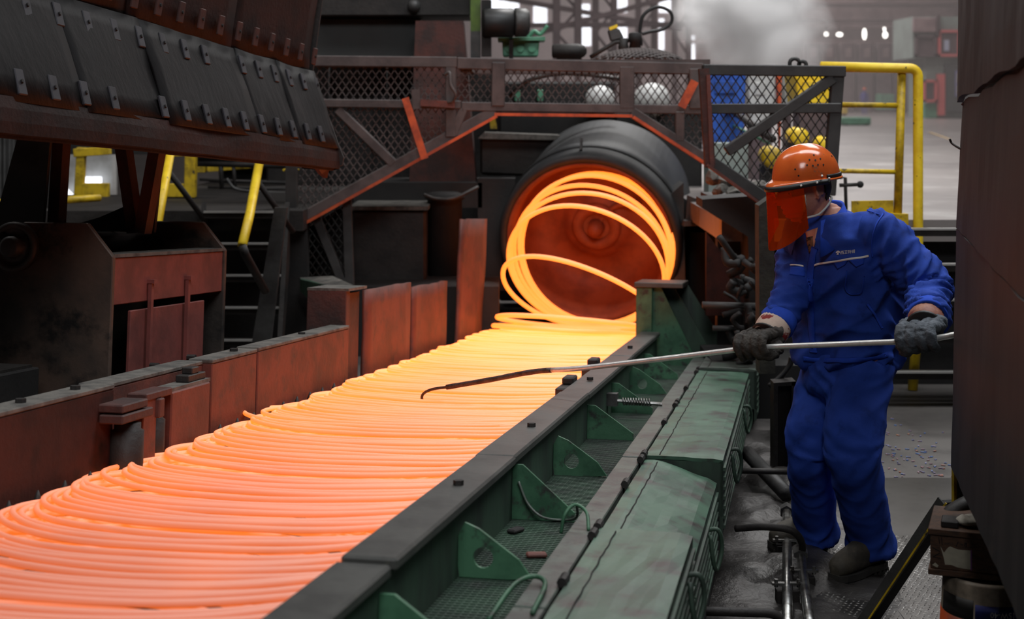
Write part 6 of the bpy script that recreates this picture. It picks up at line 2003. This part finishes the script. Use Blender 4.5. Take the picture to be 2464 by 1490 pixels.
# --- gloves
def glove(grip, wrist, elbow, rd, fr, side, name, m, mc, lab):
    b = MB()
    hand(b, grip, wrist, rd, fr, side)
    d = (wrist - elbow).normalized()
    me = fuse(b, 0.0042, 3, .5)
    folds(me, [(wrist, grip, [(.3, .5, .002)], 40, 20, 1.0)], 0.0012, 7)
    g_ = link_mesh(me, name, m, person, True)
    e = (grip - wrist).normalized()
    c = MB().lathe(wrist - d * .045, (d + e * .8).normalized(), [(.052, -.01), (.062, .02), (.065, .06), (.060, .10), (.052, .106), (.048, .0)], 26, True)
    c.v = [tuple(Vector(v) + Vector((1, 1, 1)) * 0.006 * noise.noise(Vector(v) * 25)) for v in c.v]
    o = c.build('glove_cuff', mc, g_, True)
    o['label'] = lab
    s_ = MB().lathe(wrist - d * .045 + (d + e * .8).normalized() * .098, (d + e * .8).normalized(), [(.058, 0), (.0645, .003), (.058, .008)], 26)
    s_.build('cuff_seam', M['rubber'], g_, True)
    return g_
glove(HR, W_R, E_R, rd_R, 0.0180, -1, 'glove', M['gloveA'], M['cuff_red'], 'cream and dark red patterned cuff')
glove(HL, W_L, E_L, rd_L, 0.0195, 1, 'glove', M['gloveB'], M['cuff_leather'], 'worn reddish leather cuff')

# --- boots
def boot(heel, toe, ank, name):
    d = (toe - heel)
    d.z = 0
    L_ = d.length
    d.normalize()
    sd_ = Vector((-d.y, d.x, 0))
    z0 = heel.z
    b = MB()
    rings = []
    for f, hw, hh in ((-.03, .026, .03), (.0, .036, .05), (.18, .042, .06), (.40, .043, .060), (.62, .050, .048), (.82, .050, .040), (.95, .040, .034), (1.02, .022, .022)):
        c = heel + d * L_ * f
        c.z = z0 + .028 + hh
        rings.append([c + sd_ * hw * math.copysign(abs(math.cos(t)) ** .8, math.cos(t)) + UP * hh * math.sin(t) for t in np.linspace(0, 2 * math.pi, 21)[:-1]])
    b.loft(rings)
    b.tube([ank + UP * .03, ank - UP * .04, heel + d * L_ * .18 + UP * .075], [.048, .050, .052], 18)
    o = link_mesh(fuse(b, .006, 4), name, M['boot'], person, True)
    out = []
    for f, hw in ((-.04, .02), (.0, .036), (.12, .042), (.35, .041), (.6, .052), (.8, .053), (.95, .044), (1.03, .024)):
        out.append((f, hw))
    poly = [heel + d * L_ * f + sd_ * hw for f, hw in out] + [heel + d * L_ * f - sd_ * hw for f, hw in reversed(out)]
    MB().prism([p + UP * .014 for p in poly], UP * .024).build('sole', M['sole'], o)
    for k in range(11):
        f = .0 + k * .098
        hw = float(np.interp(f, [q[0] for q in out], [q[1] for q in out]))
        if .36 < f < .5: continue
        c = heel + d * L_ * f
        MB().box(c + UP * .0075, .015, hw * 2 - .004, .015, (d, sd_, UP)).build('tread_block', M['sole'], o)
    for k in range(4):
        c = heel + d * L_ * (.42 + .07 * k)
        c.z = z0 + .148 - .014 * k
        MB().tube([c - sd_ * .022 - UP * .006, c + UP * .002, c + sd_ * .022 - UP * .006], .0032, 6).build('lace', M['rubber'], o, True)
Z0 = Vector((0, 0, .006))
def fl_(px, Y, z=.006): return Vector(((px - CX) * Y / FPX, Y, z))
boot(fl_(2118, 5.56), fl_(2010, 5.38), LEG_L[5] + Vector((0, 0, .02)), 'boot')
boot(fl_(1985, 5.83), fl_(1856, 5.78), LEG_R[5] + Vector((0, 0, .02)), 'boot')
